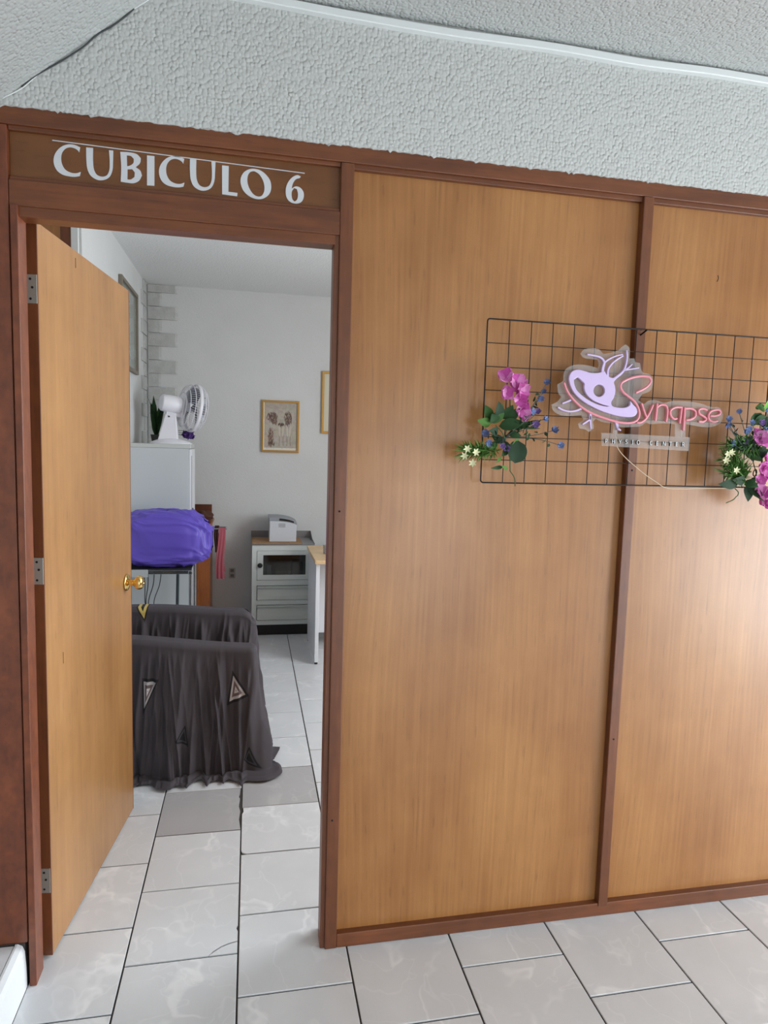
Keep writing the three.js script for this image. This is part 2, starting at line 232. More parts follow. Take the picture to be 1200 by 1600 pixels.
// ---------------------------------------------------------------- raised landing at the left with its white riser
const landing = setting('floor_landing', 'raised tiled landing with a white painted riser beside the door jamb', 'landing');
part(landing, 'base', slab(-1.2, -0.672, 0.0, 0.122, 0.0, 4.2), M.grout);
{
  const s = [[0, 0.0], [0.028, 0.0], [0.027, 0.06], [0.024, 0.108], [0.018, 0.124], [0.006, 0.131], [0, 0.131]].map(([x, y]) => new THREE.Vector2(x, y));
  const g = new THREE.ExtrudeGeometry(new THREE.Shape(s), { depth: 4.2, bevelEnabled: false }); g.translate(-0.672, 0, 0);
  part(landing, 'riser', metric(g), M.whitePaint);
  for (let k = 0; k < 5; k++) for (let c = 0; c < 2; c++) part(landing, 'tile', tileGeo(-0.674 - (c + 1) * 0.26 + 0.004, -0.674 - c * 0.26, 0.004 + (k ? k * 0.33 - 0.2 : 0), (k + 1) * 0.33 - 0.205, 300 + k * 3 + c), M.tile, [0, 0.13, 0]);
}

// ---------------------------------------------------------------- timber partition: rails, studs, panels, door frame
const partition = setting('wall_partition', 'varnished timber partition of tan veneer panels between red-brown rails and studs', 'wall');
const PZ = -0.022;                                         // face of the panels behind the face of the rails
part(partition, 'panel', slab(0.225, 1.125, 0.03, 2.34, PZ - 0.012, PZ), M.panel, [0, 0, 0], [0, 0, 0], 'broad tan veneer panel beside the doorway');
part(partition, 'panel', slab(1.14, 2.06, 0.03, 2.34, PZ - 0.012, PZ), M.panel, [0, 0, 0], [0, 0, 0], 'tan veneer panel right of the stud');
part(partition, 'panel', slab(2.04, 3.5, 0.03, 2.34, PZ - 0.012, PZ), M.panel);
part(partition, 'panel', slab(0.225, 3.5, 0.03, 2.34, -0.1, -0.088), M.panel, [0, 0, 0], [0, 0, 0], 'veneer lining on the cubicle side');
part(partition, 'header_panel', slab(-0.639, 0.205, 2.17, 2.34, -0.029, -0.017, 0, true), M.header, [0, 0, 0], [0, 0, 0], 'dark veneer panel over the door');
part(partition, 'header_panel', slab(-0.65, 0.205, 2.17, 2.34, -0.1, -0.088, 0, true), M.header);
part(partition, 'top_rail', slab(-1.2, 3.6, 2.322, 2.372, -0.1, 0.0, 0.003, true), M.frame);
part(partition, 'bead', slab(0.23, 3.5, 2.308, 2.324, PZ - 0.004, -0.008, 0.003, true), M.frame);
part(partition, 'bead', slab(-0.64, 0.2, 2.311, 2.324, -0.02, -0.007, 0.003, true), M.frame);
part(partition, 'bottom_rail', slab(0.236, 3.5, 0.0005, 0.046, -0.1, -0.0005, 0.003, true), M.frame);
part(partition, 'lintel', slab(-0.6395, 0.2, 2.128, 2.192, -0.1, -0.001, 0.003, true), M.frame);
part(partition, 'lintel_bead', slab(-0.64, 0.2, 2.180, 2.202, -0.02, -0.009, 0.003, true), M.frame);
part(partition, 'door_stop', slab(-0.622, 0.188, 2.103, 2.1305, -0.062, -0.006, 0.002, true), M.frame, [0, 0, 0], [0, 0, 0], 'stop along the top of the doorway');
part(partition, 'door_stop', slab(0.185, 0.2, 0.0005, 2.13, -0.062, -0.007, 0.002), M.frame, [0, 0, 0], [0, 0, 0], 'stop on the latch side');
part(partition, 'door_stop', slab(-0.6365, -0.6185, 0.0005, 2.13, -0.062, 0.003, 0.002), M.stile, [0, 0, 0], [0, 0, 0], 'stop on the hinge side');
part(partition, 'post', slab(0.199, 0.236, 0.0005, 2.3215, -0.1, 0.001, 0.003), M.frame, [0, 0, 0], [0, 0, 0], 'post on the latch side of the doorway');
part(partition, 'post', slab(-1.2, -0.640, 0.1315, 2.3215, -0.1, -0.001, 0.003), M.stile, [0, 0, 0], [0, 0, 0], 'broad mottled post on the hinge side');
part(partition, 'jamb', slab(-0.6405, -0.6355, 0.0005, 2.13, -0.1, -0.006, 0.002), M.stile);
part(partition, 'sill_block', slab(-1.2, -0.648, 0.0005, 0.131, -0.1, -0.002), M.grout);
part(partition, 'stud', slab(1.117, 1.151, 0.036, 2.3215, -0.09, 0.003, 0.003), M.frame, [0, 0, 0], [0, 0, 0], 'stud between the two veneer panels');
part(partition, 'stud', slab(2.03, 2.064, 0.036, 2.3215, -0.09, 0.003, 0.003), M.frame);
// nail heads and short dark scratches in the varnish
for (const [x, y] of [[1.134, 1.93], [1.135, 1.498], [0.215, 1.36], [0.214, 0.42], [1.133, 0.62]]) part(partition, 'nail', new THREE.CylinderGeometry(0.0032, 0.0032, 0.001, 10), M.gap, [x, y, x > 1 ? 0.0032 : 0.0012], [Math.PI / 2, 0, 0]);
part(partition, 'scratch', tube([V(1.405, 2.118, PZ), V(1.407, 2.108, PZ), V(1.403, 2.098, PZ)], 0.0012, 8, 5), M.gap);

// ---------------------------------------------------------------- open door
const DA = Math.atan2(0.098, 0.8);
const door = setting('door_1', 'honey veneer flush door standing open into the cubicle', 'door', [-0.6385, 0, -0.104]);
door.rotation.y = Math.PI / 2 - DA;                       // local x runs from the hinge to the free edge, local z faces the visitor when shut
part(door, 'leaf', slab(0.004, 0.806, 0.008, 2.122, 0.0005, 0.034, 0.0015), M.leaf);
part(door, 'hinge_edge', slab(0.0, 0.0045, 0.008, 2.122, 0.0, 0.0345, 0.0006), M.frame, [0, 0, 0], [0, 0, 0], 'dark red-brown edging strip');
part(door, 'latch_edge', slab(0.8055, 0.81, 0.008, 2.122, 0.0, 0.0345, 0.0006), M.frame);
for (const yc of [1.945, 1.173, 0.246]) {
  const h = part(door, 'hinge', slab(-0.0022, 0.0003, yc - 0.038, yc + 0.038, 0.0035, 0.033, 0.0006), M.hinge, [0, 0, 0], [0, 0, 0], 'plain steel butt hinge');
  part(h, 'pin', new THREE.CylinderGeometry(0.0038, 0.0038, 0.078, 10), M.hinge, [-0.003, yc, 0.001]);
  for (const [dy, dz] of [[0.026, 0.016], [0.004, 0.021], [-0.026, 0.016]]) part(h, 'screw', new THREE.CylinderGeometry(0.0034, 0.0034, 0.0008, 10), M.gap, [-0.0024, yc + dy, dz], [0, 0, Math.PI / 2]);
}
{
  const prof = (l) => new THREE.LatheGeometry(l.map(([r, y]) => new THREE.Vector2(r, y)), 28);
  const k = new THREE.Group(); k.name = 'door_knob'; k.position.set(0.742, 0.985, 0.0345); k.rotation.x = Math.PI / 2; door.add(k);
  part(k, 'rose', prof([[0, 0.0], [0.033, 0.0], [0.034, 0.003], [0.031, 0.006], [0.024, 0.009], [0.016, 0.012], [0.012, 0.014]]), M.brass);
  part(k, 'knob', prof([[0.0115, 0.012], [0.011, 0.026], [0.014, 0.032], [0.022, 0.036], [0.0265, 0.044], [0.0275, 0.052], [0.025, 0.06], [0.019, 0.064], [0.012, 0.066], [0.0105, 0.063], [0, 0.0625]]), M.brass);
  const k2 = k.clone(); k2.position.z = 0; k2.rotation.x = -Math.PI / 2; door.add(k2);
  part(door, 'scratch', slab(0.27, 0.273, 2.07, 2.1, 0.0338, 0.0345), M.gap);
  part(door, 'scratch', slab(0.12, 0.1225, 0.865, 0.9, 0.0338, 0.0344), M.gap);
}

// ---------------------------------------------------------------- plaster above the partition, ceilings, sloping soffit
{
  const pr = rng(8), pts = [[3.6, 2.76], [-0.9, 2.76], [-0.9, 2.362]];
  for (let x = -0.9; x <= 3.6; x += 0.004 + pr() * 0.008) pts.push([x, 2.363 + (pr() - 0.5) * 0.003 + 0.004 * (vnoise(x * 9, 0.5, 64, 4, 3) - 0.5) - (pr() > 0.93 ? 0.004 : 0)]);
  const g = new THREE.ExtrudeGeometry(new THREE.Shape(pts.map(([x, y]) => new THREE.Vector2(x, y))), { depth: 0.009, bevelEnabled: false }); g.translate(0, 0, -0.005);
  const up = setting('wall_upper', 'rough white sprayed plaster wall above the timber partition', 'wall');
  part(up, 'plaster_coat', metric(g), M.plaster); part(up, 'masonry', slab(-1.55, 3.6, 2.372, 2.78, -0.1, -0.005), M.wall);
}
const slopeLen = 1.4, slopeA = Math.atan2(0.335, 0.41);
const hallCeiling = setting('ceiling_hall', 'flat white sprayed plaster ceiling above the hall', 'ceiling');
part(hallCeiling, 'plaster', slab(-0.24, 3.75, 2.708, 2.86, 0.0045, 4.35), M.plasterCeiling);
part(hallCeiling, 'plaster', slab(-1.35, -0.24, 2.74, 2.86, 0.0045, 4.35), M.plasterCeiling);
const soffit = setting('ceiling_slope', 'sloping white plaster soffit descending at the upper left', 'ceiling', [-0.236, 2.709, 0]);
part(soffit, 'plaster', metric(new THREE.BoxGeometry(slopeLen, 0.06, 4.3).translate(-slopeLen / 2, 0.03, 2.155)), M.plasterCeiling, [0, 0, 0], [0, 0, slopeA]);

// hall shell behind and beside the viewer
const hallRight = setting('wall_hall_right', 'white hall wall with a wide window at the right', 'wall');
part(hallRight, 'wall', slab(3.6, 3.75, -0.01, 0.15, 0.0, 4.35), M.wall); part(hallRight, 'wall', slab(3.6, 3.75, 1.55, 2.75, 0.0, 4.35), M.wall);
part(hallRight, 'wall', slab(3.6, 3.75, 0.15, 1.55, 0.0, 0.8), M.wall); part(hallRight, 'wall', slab(3.6, 3.75, 0.15, 1.55, 3.0, 4.35), M.wall);
const hallLeft = setting('wall_hall_left', 'white hall wall at the far side of the raised landing', 'wall');
part(hallLeft, 'wall', slab(-1.35, -1.2, -0.01, 2.75, 0.0, 4.35), M.wall);
const hallBack = setting('wall_hall_back', 'white hall wall with a glazed street door behind the viewer', 'wall');
part(hallBack, 'wall', slab(-1.35, 1.25, -0.01, 2.75, 4.2, 4.35), M.wall); part(hallBack, 'wall', slab(1.85, 3.6, -0.01, 2.75, 4.2, 4.35), M.wall);
part(hallBack, 'wall', slab(1.25, 1.85, 1.78, 2.75, 4.2, 4.35), M.wall); part(hallBack, 'wall', slab(1.25, 1.85, -0.01, 0.06, 4.2, 4.35), M.wall);
function windowUnit(name, label, axis, at, a0, a1, y0, y1, bars) {       // frame, bars and panes in a wall opening
  const w = setting(name, label, 'window'), f = 0.045, put = (n, p0, p1, q0, q1, mat, d = 0.02) => part(w, n, axis === 'x' ? slab(at - d, at + d, q0, q1, p0, p1) : slab(p0, p1, q0, q1, at - d, at + d), mat);
  put('frame', a0, a1, y0, y0 + f, M.white); put('frame', a0, a1, y1 - f, y1, M.white); put('frame', a0, a0 + f, y0, y1, M.white); put('frame', a1 - f, a1, y0, y1, M.white);
  const st = (a1 - a0) / (bars + 1);
  for (let k = 1; k <= bars; k++) put('bar', a0 + k * st - 0.02, a0 + k * st + 0.02, y0 + f, y1 - f, M.white, 0.015);
  for (let k = 0; k <= bars; k++) put('pane', a0 + k * st + 0.02, a0 + (k + 1) * st - 0.02, y0 + f, y1 - f, M.glass, 0.002);
}
windowUnit('window_1', 'glazed street door with a white frame behind the viewer', 'z', 4.3, 1.25, 1.85, 0.06, 1.78, 0);
windowUnit('window_2', 'wide white framed window in the right hall wall', 'x', 3.7, 0.8, 3.0, 0.15, 1.55, 2);

// ---------------------------------------------------------------- cubicle shell
const FZ = -3.85, LX = -0.87, CH = 2.785;
const back = setting('wall_back', 'white back wall of the cubicle with toothed bricks in the corner', 'wall');
part(back, 'plaster', slab(-1.02, 2.45, -0.01, CH + 0.02, FZ - 0.15, FZ), M.wall);
const left = setting('wall_left', 'white side wall of the cubicle carrying the tall framed picture', 'wall');
part(left, 'plaster', slab(-1.02, LX, -0.01, CH + 0.02, FZ, -1.76), M.wall);
part(left, 'plaster', slab(-1.7, -1.55, -0.01, CH + 0.02, -1.9, -0.1), M.wall);
part(left, 'wood_panel', slab(-1.55, -0.965, 0.0, CH, -1.9, -1.752), M.panel, [0, 0, 0], [0, 0, 0], 'tan veneer closet panel behind the door');
part(left, 'post', slab(-0.966, -0.917, 0.0, CH, -1.84, -1.75, 0.003), M.frame, [0, 0, 0], [0, 0, 0], 'dark post at the end of the closet');
part(left, 'trunking', slab(-0.917, -0.882, 0.0, CH, -1.765, -1.745, 0.003), M.pvc, [0, 0, 0], [0, 0, 0], 'cream strip beside the dark post');
const brickTone = rng(5);
function brickGeo(w, h, d) {                                // one face proud, its free end sloped with plaster
  const s = 0.018, p = [[0, 0], [w, 0], [w, 0.002], [w - s, d], [0.003, d], [0, d - 0.003]].map(([x, y]) => new THREE.Vector2(x, -y));
  const g = new THREE.ExtrudeGeometry(new THREE.Shape(p.reverse()), { depth: h, bevelEnabled: false }); g.rotateX(-Math.PI / 2); g.computeVertexNormals(); uvSeed++; return metric(g, hash(uvSeed, 1, 2), hash(uvSeed, 2, 2));
}
{
  let y = CH - 0.062; const rows = [];
  rows.push([y, 0.06, 0.232]);
  for (let k = 0; k < 26 && y > 0.2; k++) { const h = 0.100 + (brickTone() - 0.5) * 0.006; y -= h + 0.006; rows.push([y, h, k % 2 ? 0.226 + brickTone() * 0.01 : 0.102 + brickTone() * 0.014]); }
  const longs = brickGeo;
  for (const [yy, h, w] of rows) part(back, 'brick', longs(w, h, 0.013 + brickTone() * 0.004), M.brick, [LX + 0.012, yy, FZ]);
  y = CH - 0.09;
  part(left, 'brick', brickGeo(0.15, 0.085, 0.012), M.brick, [LX, y, FZ + 0.18], [0, Math.PI / 2, 0]);
  for (let k = 0; k < 25 && y > 0.2; k++) { const h = 0.098 + brickTone() * 0.006; y -= h + 0.007; const w = k % 2 ? 0.13 : 0.24; const m = part(left, 'brick', brickGeo(w, h, 0.009 + brickTone() * 0.004), M.brick, [LX, y, FZ + 0.026 + w], [0, Math.PI / 2, 0]); }
}
const cubCeil = setting('ceiling_cubicle', 'plain white ceiling inside the cubicle', 'ceiling');
part(cubCeil, 'plaster', slab(-1.7, 2.45, CH, CH + 0.1, -4.0, -0.1), M.cubicleCeiling);
const right = setting('wall_right', 'white cubicle wall with a window behind the desk', 'wall');
part(right, 'wall', slab(2.3, 2.45, -0.01, 0.9, FZ, -0.1), M.wall); part(right, 'wall', slab(2.3, 2.45, 2.4, CH + 0.02, FZ, -0.1), M.wall);
part(right, 'wall', slab(2.3, 2.45, 0.9, 2.4, FZ, -1.8), M.wall); part(right, 'wall', slab(2.3, 2.45, 0.9, 2.4, -0.3, -0.1), M.wall);
windowUnit('window_3', 'white framed window in the right cubicle wall', 'x', 2.4, -1.8, -0.3, 0.9, 2.4, 1);
solo('ground_outside', 'light grey paving outside the building', 'ground', new THREE.BoxGeometry(60, 0.1, 60).translate(0, -0.3, 0), std({ color: srgb(150, 148, 145), roughness: 0.9 }), [0, 0, 0], [0, 0, 0], null, 'structure');

// ---------------------------------------------------------------- lettering over the door
{
  const G = TRACE.glyphs, D = 0.0012, Z = -0.0168;
  const t = thing('vinyl_lettering', 'pale grey vinyl lettering reading CUBICULO 6 over the doorway', 'lettering');
  const m = std({ color: srgb(206, 208, 212), roughness: 0.5 }), sh = (a, dx) => a.map((v, i) => (i % 2 ? v : v + dx));
  const put = (name, o, holes = []) => part(t, name, plate(rounded(o), holes.map((h) => rounded(h).reverse()), D), m, [0, 0, Z]);
  put('letter', G.C); put('letter', G.U); put('letter', G.B, [G.b1, G.b2]); put('letter', G.I); put('letter', sh(G.C, 513)); put('letter', sh(G.U, 513)); put('letter', G.L); put('letter', G.O, [G.o]); put('numeral', G.six, [G.hole]);
  part(t, 'rule', plate(half([-1077, 4598, 202, 4572, 202, 4576, -1077, 4602]), [], D), m, [0, 0, Z]);
}

// ---------------------------------------------------------------- trunking and cable at the ceiling line
{
  const c = new THREE.CatmullRomCurve3([[-0.28, 2.699], [-0.067, 2.696], [0.2, 2.688], [0.488, 2.684], [0.8, 2.689], [1.076, 2.685], [1.3, 2.691], [1.511, 2.690], [2.2, 2.686], [3.58, 2.694]].map(([x, y]) => V(x, y, 0.012)));
  const s = new THREE.Shape(); s.moveTo(-0.008, -0.0105); s.lineTo(0.0085, -0.0105); s.lineTo(0.0105, -0.008); s.lineTo(0.0105, 0.008); s.lineTo(0.0085, 0.0105); s.lineTo(-0.008, 0.0105); s.closePath();
  const pts = c.getPoints(90), pos = [], idx = [], prof = s.getPoints(), n = prof.length - 1;
  pts.forEach((p) => { for (let k = 0; k < n; k++) pos.push(p.x, p.y + prof[k].y, p.z + prof[k].x); });
  for (let i = 0; i < pts.length - 1; i++) for (let k = 0; k < n; k++) { const a = i * n + k, b = i * n + (k + 1) % n; idx.push(a, a + n, b, b, a + n, b + n); }
  const g = new THREE.BufferGeometry(); g.setAttribute('position', new THREE.Float32BufferAttribute(pos, 3)); g.setIndex(idx); const g2 = g.toNonIndexed(); g2.computeVertexNormals();
  solo('cable_trunking', 'long white plastic cable trunking under the hall ceiling', 'trunking', metric(g2), M.pvc);
}
{
  const t = thing('loose_cable', 'thin loose cable along the sloping plaster seam at upper left', 'cable');
  const seam = (x) => 2.709 + (x + 0.236) * Math.tan(slopeA);
  const P = (l) => l.map(([x, d]) => V(x, seam(x) + d, 0.0075));
  part(t, 'white_sheath', tube(P([[-0.655, 0.004], [-0.6, -0.006], [-0.56, 0.0], [-0.51, -0.006]]), 0.0017, 24, 6), M.pvc, [0, 0, 0.0], [0, 0, 0], 'white end of the cable');
  part(t, 'dark_tape', tube(P([[-0.60, -0.004], [-0.565, 0.0], [-0.51, -0.006], [-0.455, -0.008], [-0.42, -0.002], [-0.385, -0.006], [-0.355, -0.004], [-0.335, 0.0]]), 0.0019, 40, 6), std({ color: srgb(58, 62, 64), roughness: 0.6 }), [0, 0, 0.001], [0, 0, 0], 'dark taped stretch of the cable');
  part(t, 'white_sheath', tube(P([[-0.335, 0.0], [-0.30, -0.002], [-0.26, -0.004]]), 0.0014, 16, 6), M.pvc);
}

// ---------------------------------------------------------------- wire grid panel, sign, flowers
{
  const x0 = 0.628, y0 = 1.4525, nx = 14, ny = 7, dx = 0.06775, dy = 0.0675, Z = 0.031, x1 = x0 + nx * dx, y1 = y0 + ny * dy, r = 0.0014;
  const t = thing('wire_grid_panel', 'black wire grid panel hung on the partition behind the sign', 'wire grid');
  const bp = []; const q = 0.008; for (const [cx, cy, a] of [[x0 + q, y0 + q, Math.PI], [x1 - q, y0 + q, 1.5 * Math.PI], [x1 - q, y1 - q, 0], [x0 + q, y1 - q, 0.5 * Math.PI]]) for (let k = 0; k <= 3; k++) bp.push(V(cx + q * Math.cos(a + k * Math.PI / 6), cy + q * Math.sin(a + k * Math.PI / 6), Z));
  const path = new THREE.CurvePath(); for (let i = 0; i < bp.length; i++) path.add(new THREE.LineCurve3(bp[i], bp[(i + 1) % bp.length]));
  const segs = bp.map((p, i) => rod(p, bp[(i + 1) % bp.length], 0.0023, 8)); part(t, 'border', join(segs), M.wire);
  const vg = rod(V(0, y0, 0), V(0, y1, 0), r, 6), hg = rod(V(x0, 0, 0), V(x1, 0, 0), r, 6);
  for (let i = 1; i < nx; i++) part(t, 'wire', vg, M.wire, [x0 + i * dx, 0, Z + 0.0014]);
  for (let j = 1; j < ny; j++) part(t, 'wire', hg, M.wire, [0, y0 + j * dy, Z - 0.0014]);
  for (const x of [1.134, 1.134]) part(t, 'hanger', rod(V(x, y1 - 0.012 - (x === 1.134 ? 0 : 0), 0.002), V(x, y1 - 0.002, Z + 0.003), 0.0025, 6), M.wire, [0, x, 0].map(() => 0));
}
const font = await new FontLoader().loadAsync('fonts/droid/droid_sans_regular.typeface.json');
{
  const t = thing('neon_sign', 'switched-off neon sign in lilac and pink on clear acrylic, reading Synapse', 'sign');
  t.userData.label = 'switched-off lilac and pink tube sign on clear acrylic with a nerve cell emblem';
  const lilac = phy({ color: srgb(206, 184, 224), roughness: 0.35, clearcoat: 0.3, clearcoatRoughness: 0.2 }), pink = phy({ color: srgb(226, 138, 150), roughness: 0.35, clearcoat: 0.4, clearcoatRoughness: 0.2 }), Z = 0.047;
  part(t, 'backing', plate(rounded(TRACE.backing, 1.0), [], 0.003, 0), M.acrylic, [0, 0, 0.0405], [0, 0, 0], 'clear acrylic backing cut round the design');
  part(t, 'name_strip', plate(half(TRACE.strip), [], 0.003, 0), M.acrylic, [0, 0, 0.0405], [0, 0, 0], 'clear acrylic strip under the design');
  part(t, 'cell_body', plate(rounded(TRACE.soma, 1.1), [rounded(TRACE.loopHole, 1.1).reverse(), rounded(TRACE.ring, 2).reverse()], 0.0075, 0.0012), lilac, [0, 0, Z - 0.001]);
  const wid = [[14, 4], [6, 3.5], [8, 3.5], [11, 3.5], [6, 2.5], [5, 2], [6, 5], [7, 5], [9, 4], [7, 3.5], [12, 4], [7, 3]];
  TRACE.dendrites.forEach((d, i) => {
    const c = new THREE.CatmullRomCurve3(half(d).map((p) => V(p.x, p.y, 0)), false, 'centripetal'), n = 14, a = [], b = [];
    for (let k = 0; k <= n; k++) { const p = c.getPoint(k / n), g = c.getTangent(k / n), w = mix(wid[i][0], wid[i][1], Math.pow(k / n, 0.6)) * 0.00030; a.push(new THREE.Vector2(p.x - g.y * w, p.y + g.x * w)); b.push(new THREE.Vector2(p.x + g.y * w, p.y - g.x * w)); }
    part(t, 'branch', plate([...b, ...a.reverse()], [], 0.0065, 0.0008), lilac, [0, 0, Z - 0.001]);
  });
  const neon = (a, z = Z + 0.004, r = 0.0035) => { const p = half(a).map((q) => V(q.x, q.y, z)), g = [tube(p, r, p.length * 6, 8)]; for (const e of [p[0], p[p.length - 1]]) g.push(new THREE.SphereGeometry(r, 8, 6).translate(e.x, e.y, e.z)); return join(g); };
  part(t, 'initial', neon(TRACE.swash, Z + 0.006, 0.0038), pink, [0, 0, 0], [0, 0, 0], 'long pink swash that ends as the capital S');
  const nb = (a) => { const p = half(a).map((q) => V(q.x, q.y, Z - 0.001)); return tube(p, 0.0028, p.length * 5, 6); };
  for (const l of TRACE.word) part(t, 'letter', join([...l.map((s) => neon(s, Z + 0.005)), ...l.map(nb)]), pink);
  const dark = std({ color: srgb(38, 42, 46), roughness: 0.3 }), pale = std({ color: srgb(214, 218, 220), roughness: 0.4 });
  const txt = 'PHYSIO CENTER'; let x = 1.011; const adv = 0.2755 / 12.4;
  for (const ch of txt) {
    if (ch !== ' ') { const g = new TextGeometry(ch, { font, size: 0.0125, depth: 0.006, curveSegments: 4, bevelEnabled: false }); g.computeBoundingBox(); g.translate(-g.boundingBox.min.x, 0, 0); part(t, 'letter', g, [pale, dark], [x, 1.5795 - (x - 1.011) * 0.012, 0.0436]); }
    x += ch === 'I' ? adv * 0.72 : adv;
  }
  // clear strips added behind the backing for bright upright reflections, and the supply wire
  for (const [bx, b0, b1] of [[0.963, 1.655, 1.80], [1.05, 1.575, 1.86], [1.084, 1.70, 1.81], [1.274, 1.575, 1.705]]) part(t, 'reflection_strip', slab(bx - 0.003, bx + 0.003, b0, b1, 0.0355, 0.0402, 0.001), M.acrylic);
  part(t, 'supply_wire', tube([V(1.052, 1.60, 0.040), V(1.059, 1.566, 0.040), V(1.139, 1.499, 0.04), V(1.2, 1.463, 0.039), V(1.231, 1.4475, 0.0385), V(1.29, 1.4445, 0.0385), V(1.344, 1.4465, 0.038), V(1.482, 1.449, 0.038)], 0.0013, 60, 6), std({ color: srgb(206, 186, 160), roughness: 0.5 }), [0, 0, 0], [0, 0, 0], 'thin beige supply wire');
}
const petalMat = [srgb(220, 118, 192), srgb(236, 158, 212), srgb(204, 88, 172)].map((color) => phy({ color, roughness: 0.75, side: THREE.DoubleSide, transmission: 0.15, thickness: 0 }));
const leafMat = [srgb(56, 96, 38), srgb(38, 72, 32), srgb(76, 120, 46), srgb(34, 60, 36)].map((color) => std({ color, roughness: 0.75, side: THREE.DoubleSide }));
const limeMat = std({ color: srgb(110, 176, 62), roughness: 0.55, side: THREE.DoubleSide });
const blueMat = [srgb(122, 140, 184), srgb(98, 108, 146), srgb(132, 104, 164)].map((color) => std({ color, roughness: 0.8, side: THREE.DoubleSide }));
const budMat = std({ color: srgb(224, 222, 178), roughness: 0.7, side: THREE.DoubleSide }), stemMat = std({ color: srgb(66, 92, 52), roughness: 0.7 }), greyStem = std({ color: srgb(70, 84, 84), roughness: 0.8 });
const leafGeo = grid(4, 8, (u, v) => { const w = 0.5 * Math.pow(Math.sin(Math.PI * Math.pow(v, 0.75)), 0.9), s = (u - 0.5) * 2; return [s * w * 0.62, v, 0.10 * Math.abs(s) * w + 0.14 * Math.sin(v * 2.6)]; });
const roundLeaf = grid(6, 8, (u, v) => { const w = 0.55 * Math.sqrt(Math.max(0, 1 - Math.pow(2 * v - 1, 2))), s = (u - 0.5) * 2; return [s * w, v, 0.12 * Math.abs(s) * w + 0.1 * Math.sin(v * 3)]; });
const petalGeos = [1, 2, 3].map((k) => grid(14, 12, (u, v) => { const w = 0.62 * Math.pow(Math.sin(Math.PI * Math.pow(Math.min(v * 0.93 + 0.03, 1), 0.62)), 0.75), s = (u - 0.5) * 2; return [s * w, v, 0.30 * v * v + 0.10 * v * v * Math.sin(s * 4.2 + k * 2) + 0.05 * Math.sin(v * 4 + s * 2 * k) * v + 0.14 * s * s * v]; }));
const star = (n, len, wid, lift) => { const g = []; for (let k = 0; k < n; k++) { const p = grid(2, 4, (u, v) => [(u - 0.5) * wid * Math.sin(Math.PI * (0.12 + 0.86 * v)), v * len, lift * v * v * len]); p.rotateZ(k * 2 * Math.PI / n); g.push(p); } return join(g); };
const starWhite = star(6, 0.0125, 0.0058, 0.4), floret = join([star(5, 0.0075, 0.007, 0.5), star(5, 0.006, 0.005, 1.2).rotateZ(0.6), new THREE.SphereGeometry(0.0022, 6, 5)]);
function aim(m, a, b, roll, size) {                         // place a leaf from its base a to its tip b
  const d = b.clone().sub(a), l = d.length(), y = d.clone().normalize(), x = new THREE.Vector3().crossVectors(y, V(0, 0, 1)).normalize(), z = new THREE.Vector3().crossVectors(x, y);
  m.quaternion.setFromRotationMatrix(new THREE.Matrix4().makeBasis(x, y, z)); m.rotateY(roll); m.position.copy(a); m.scale.set((size || l), l, (size || l));
}
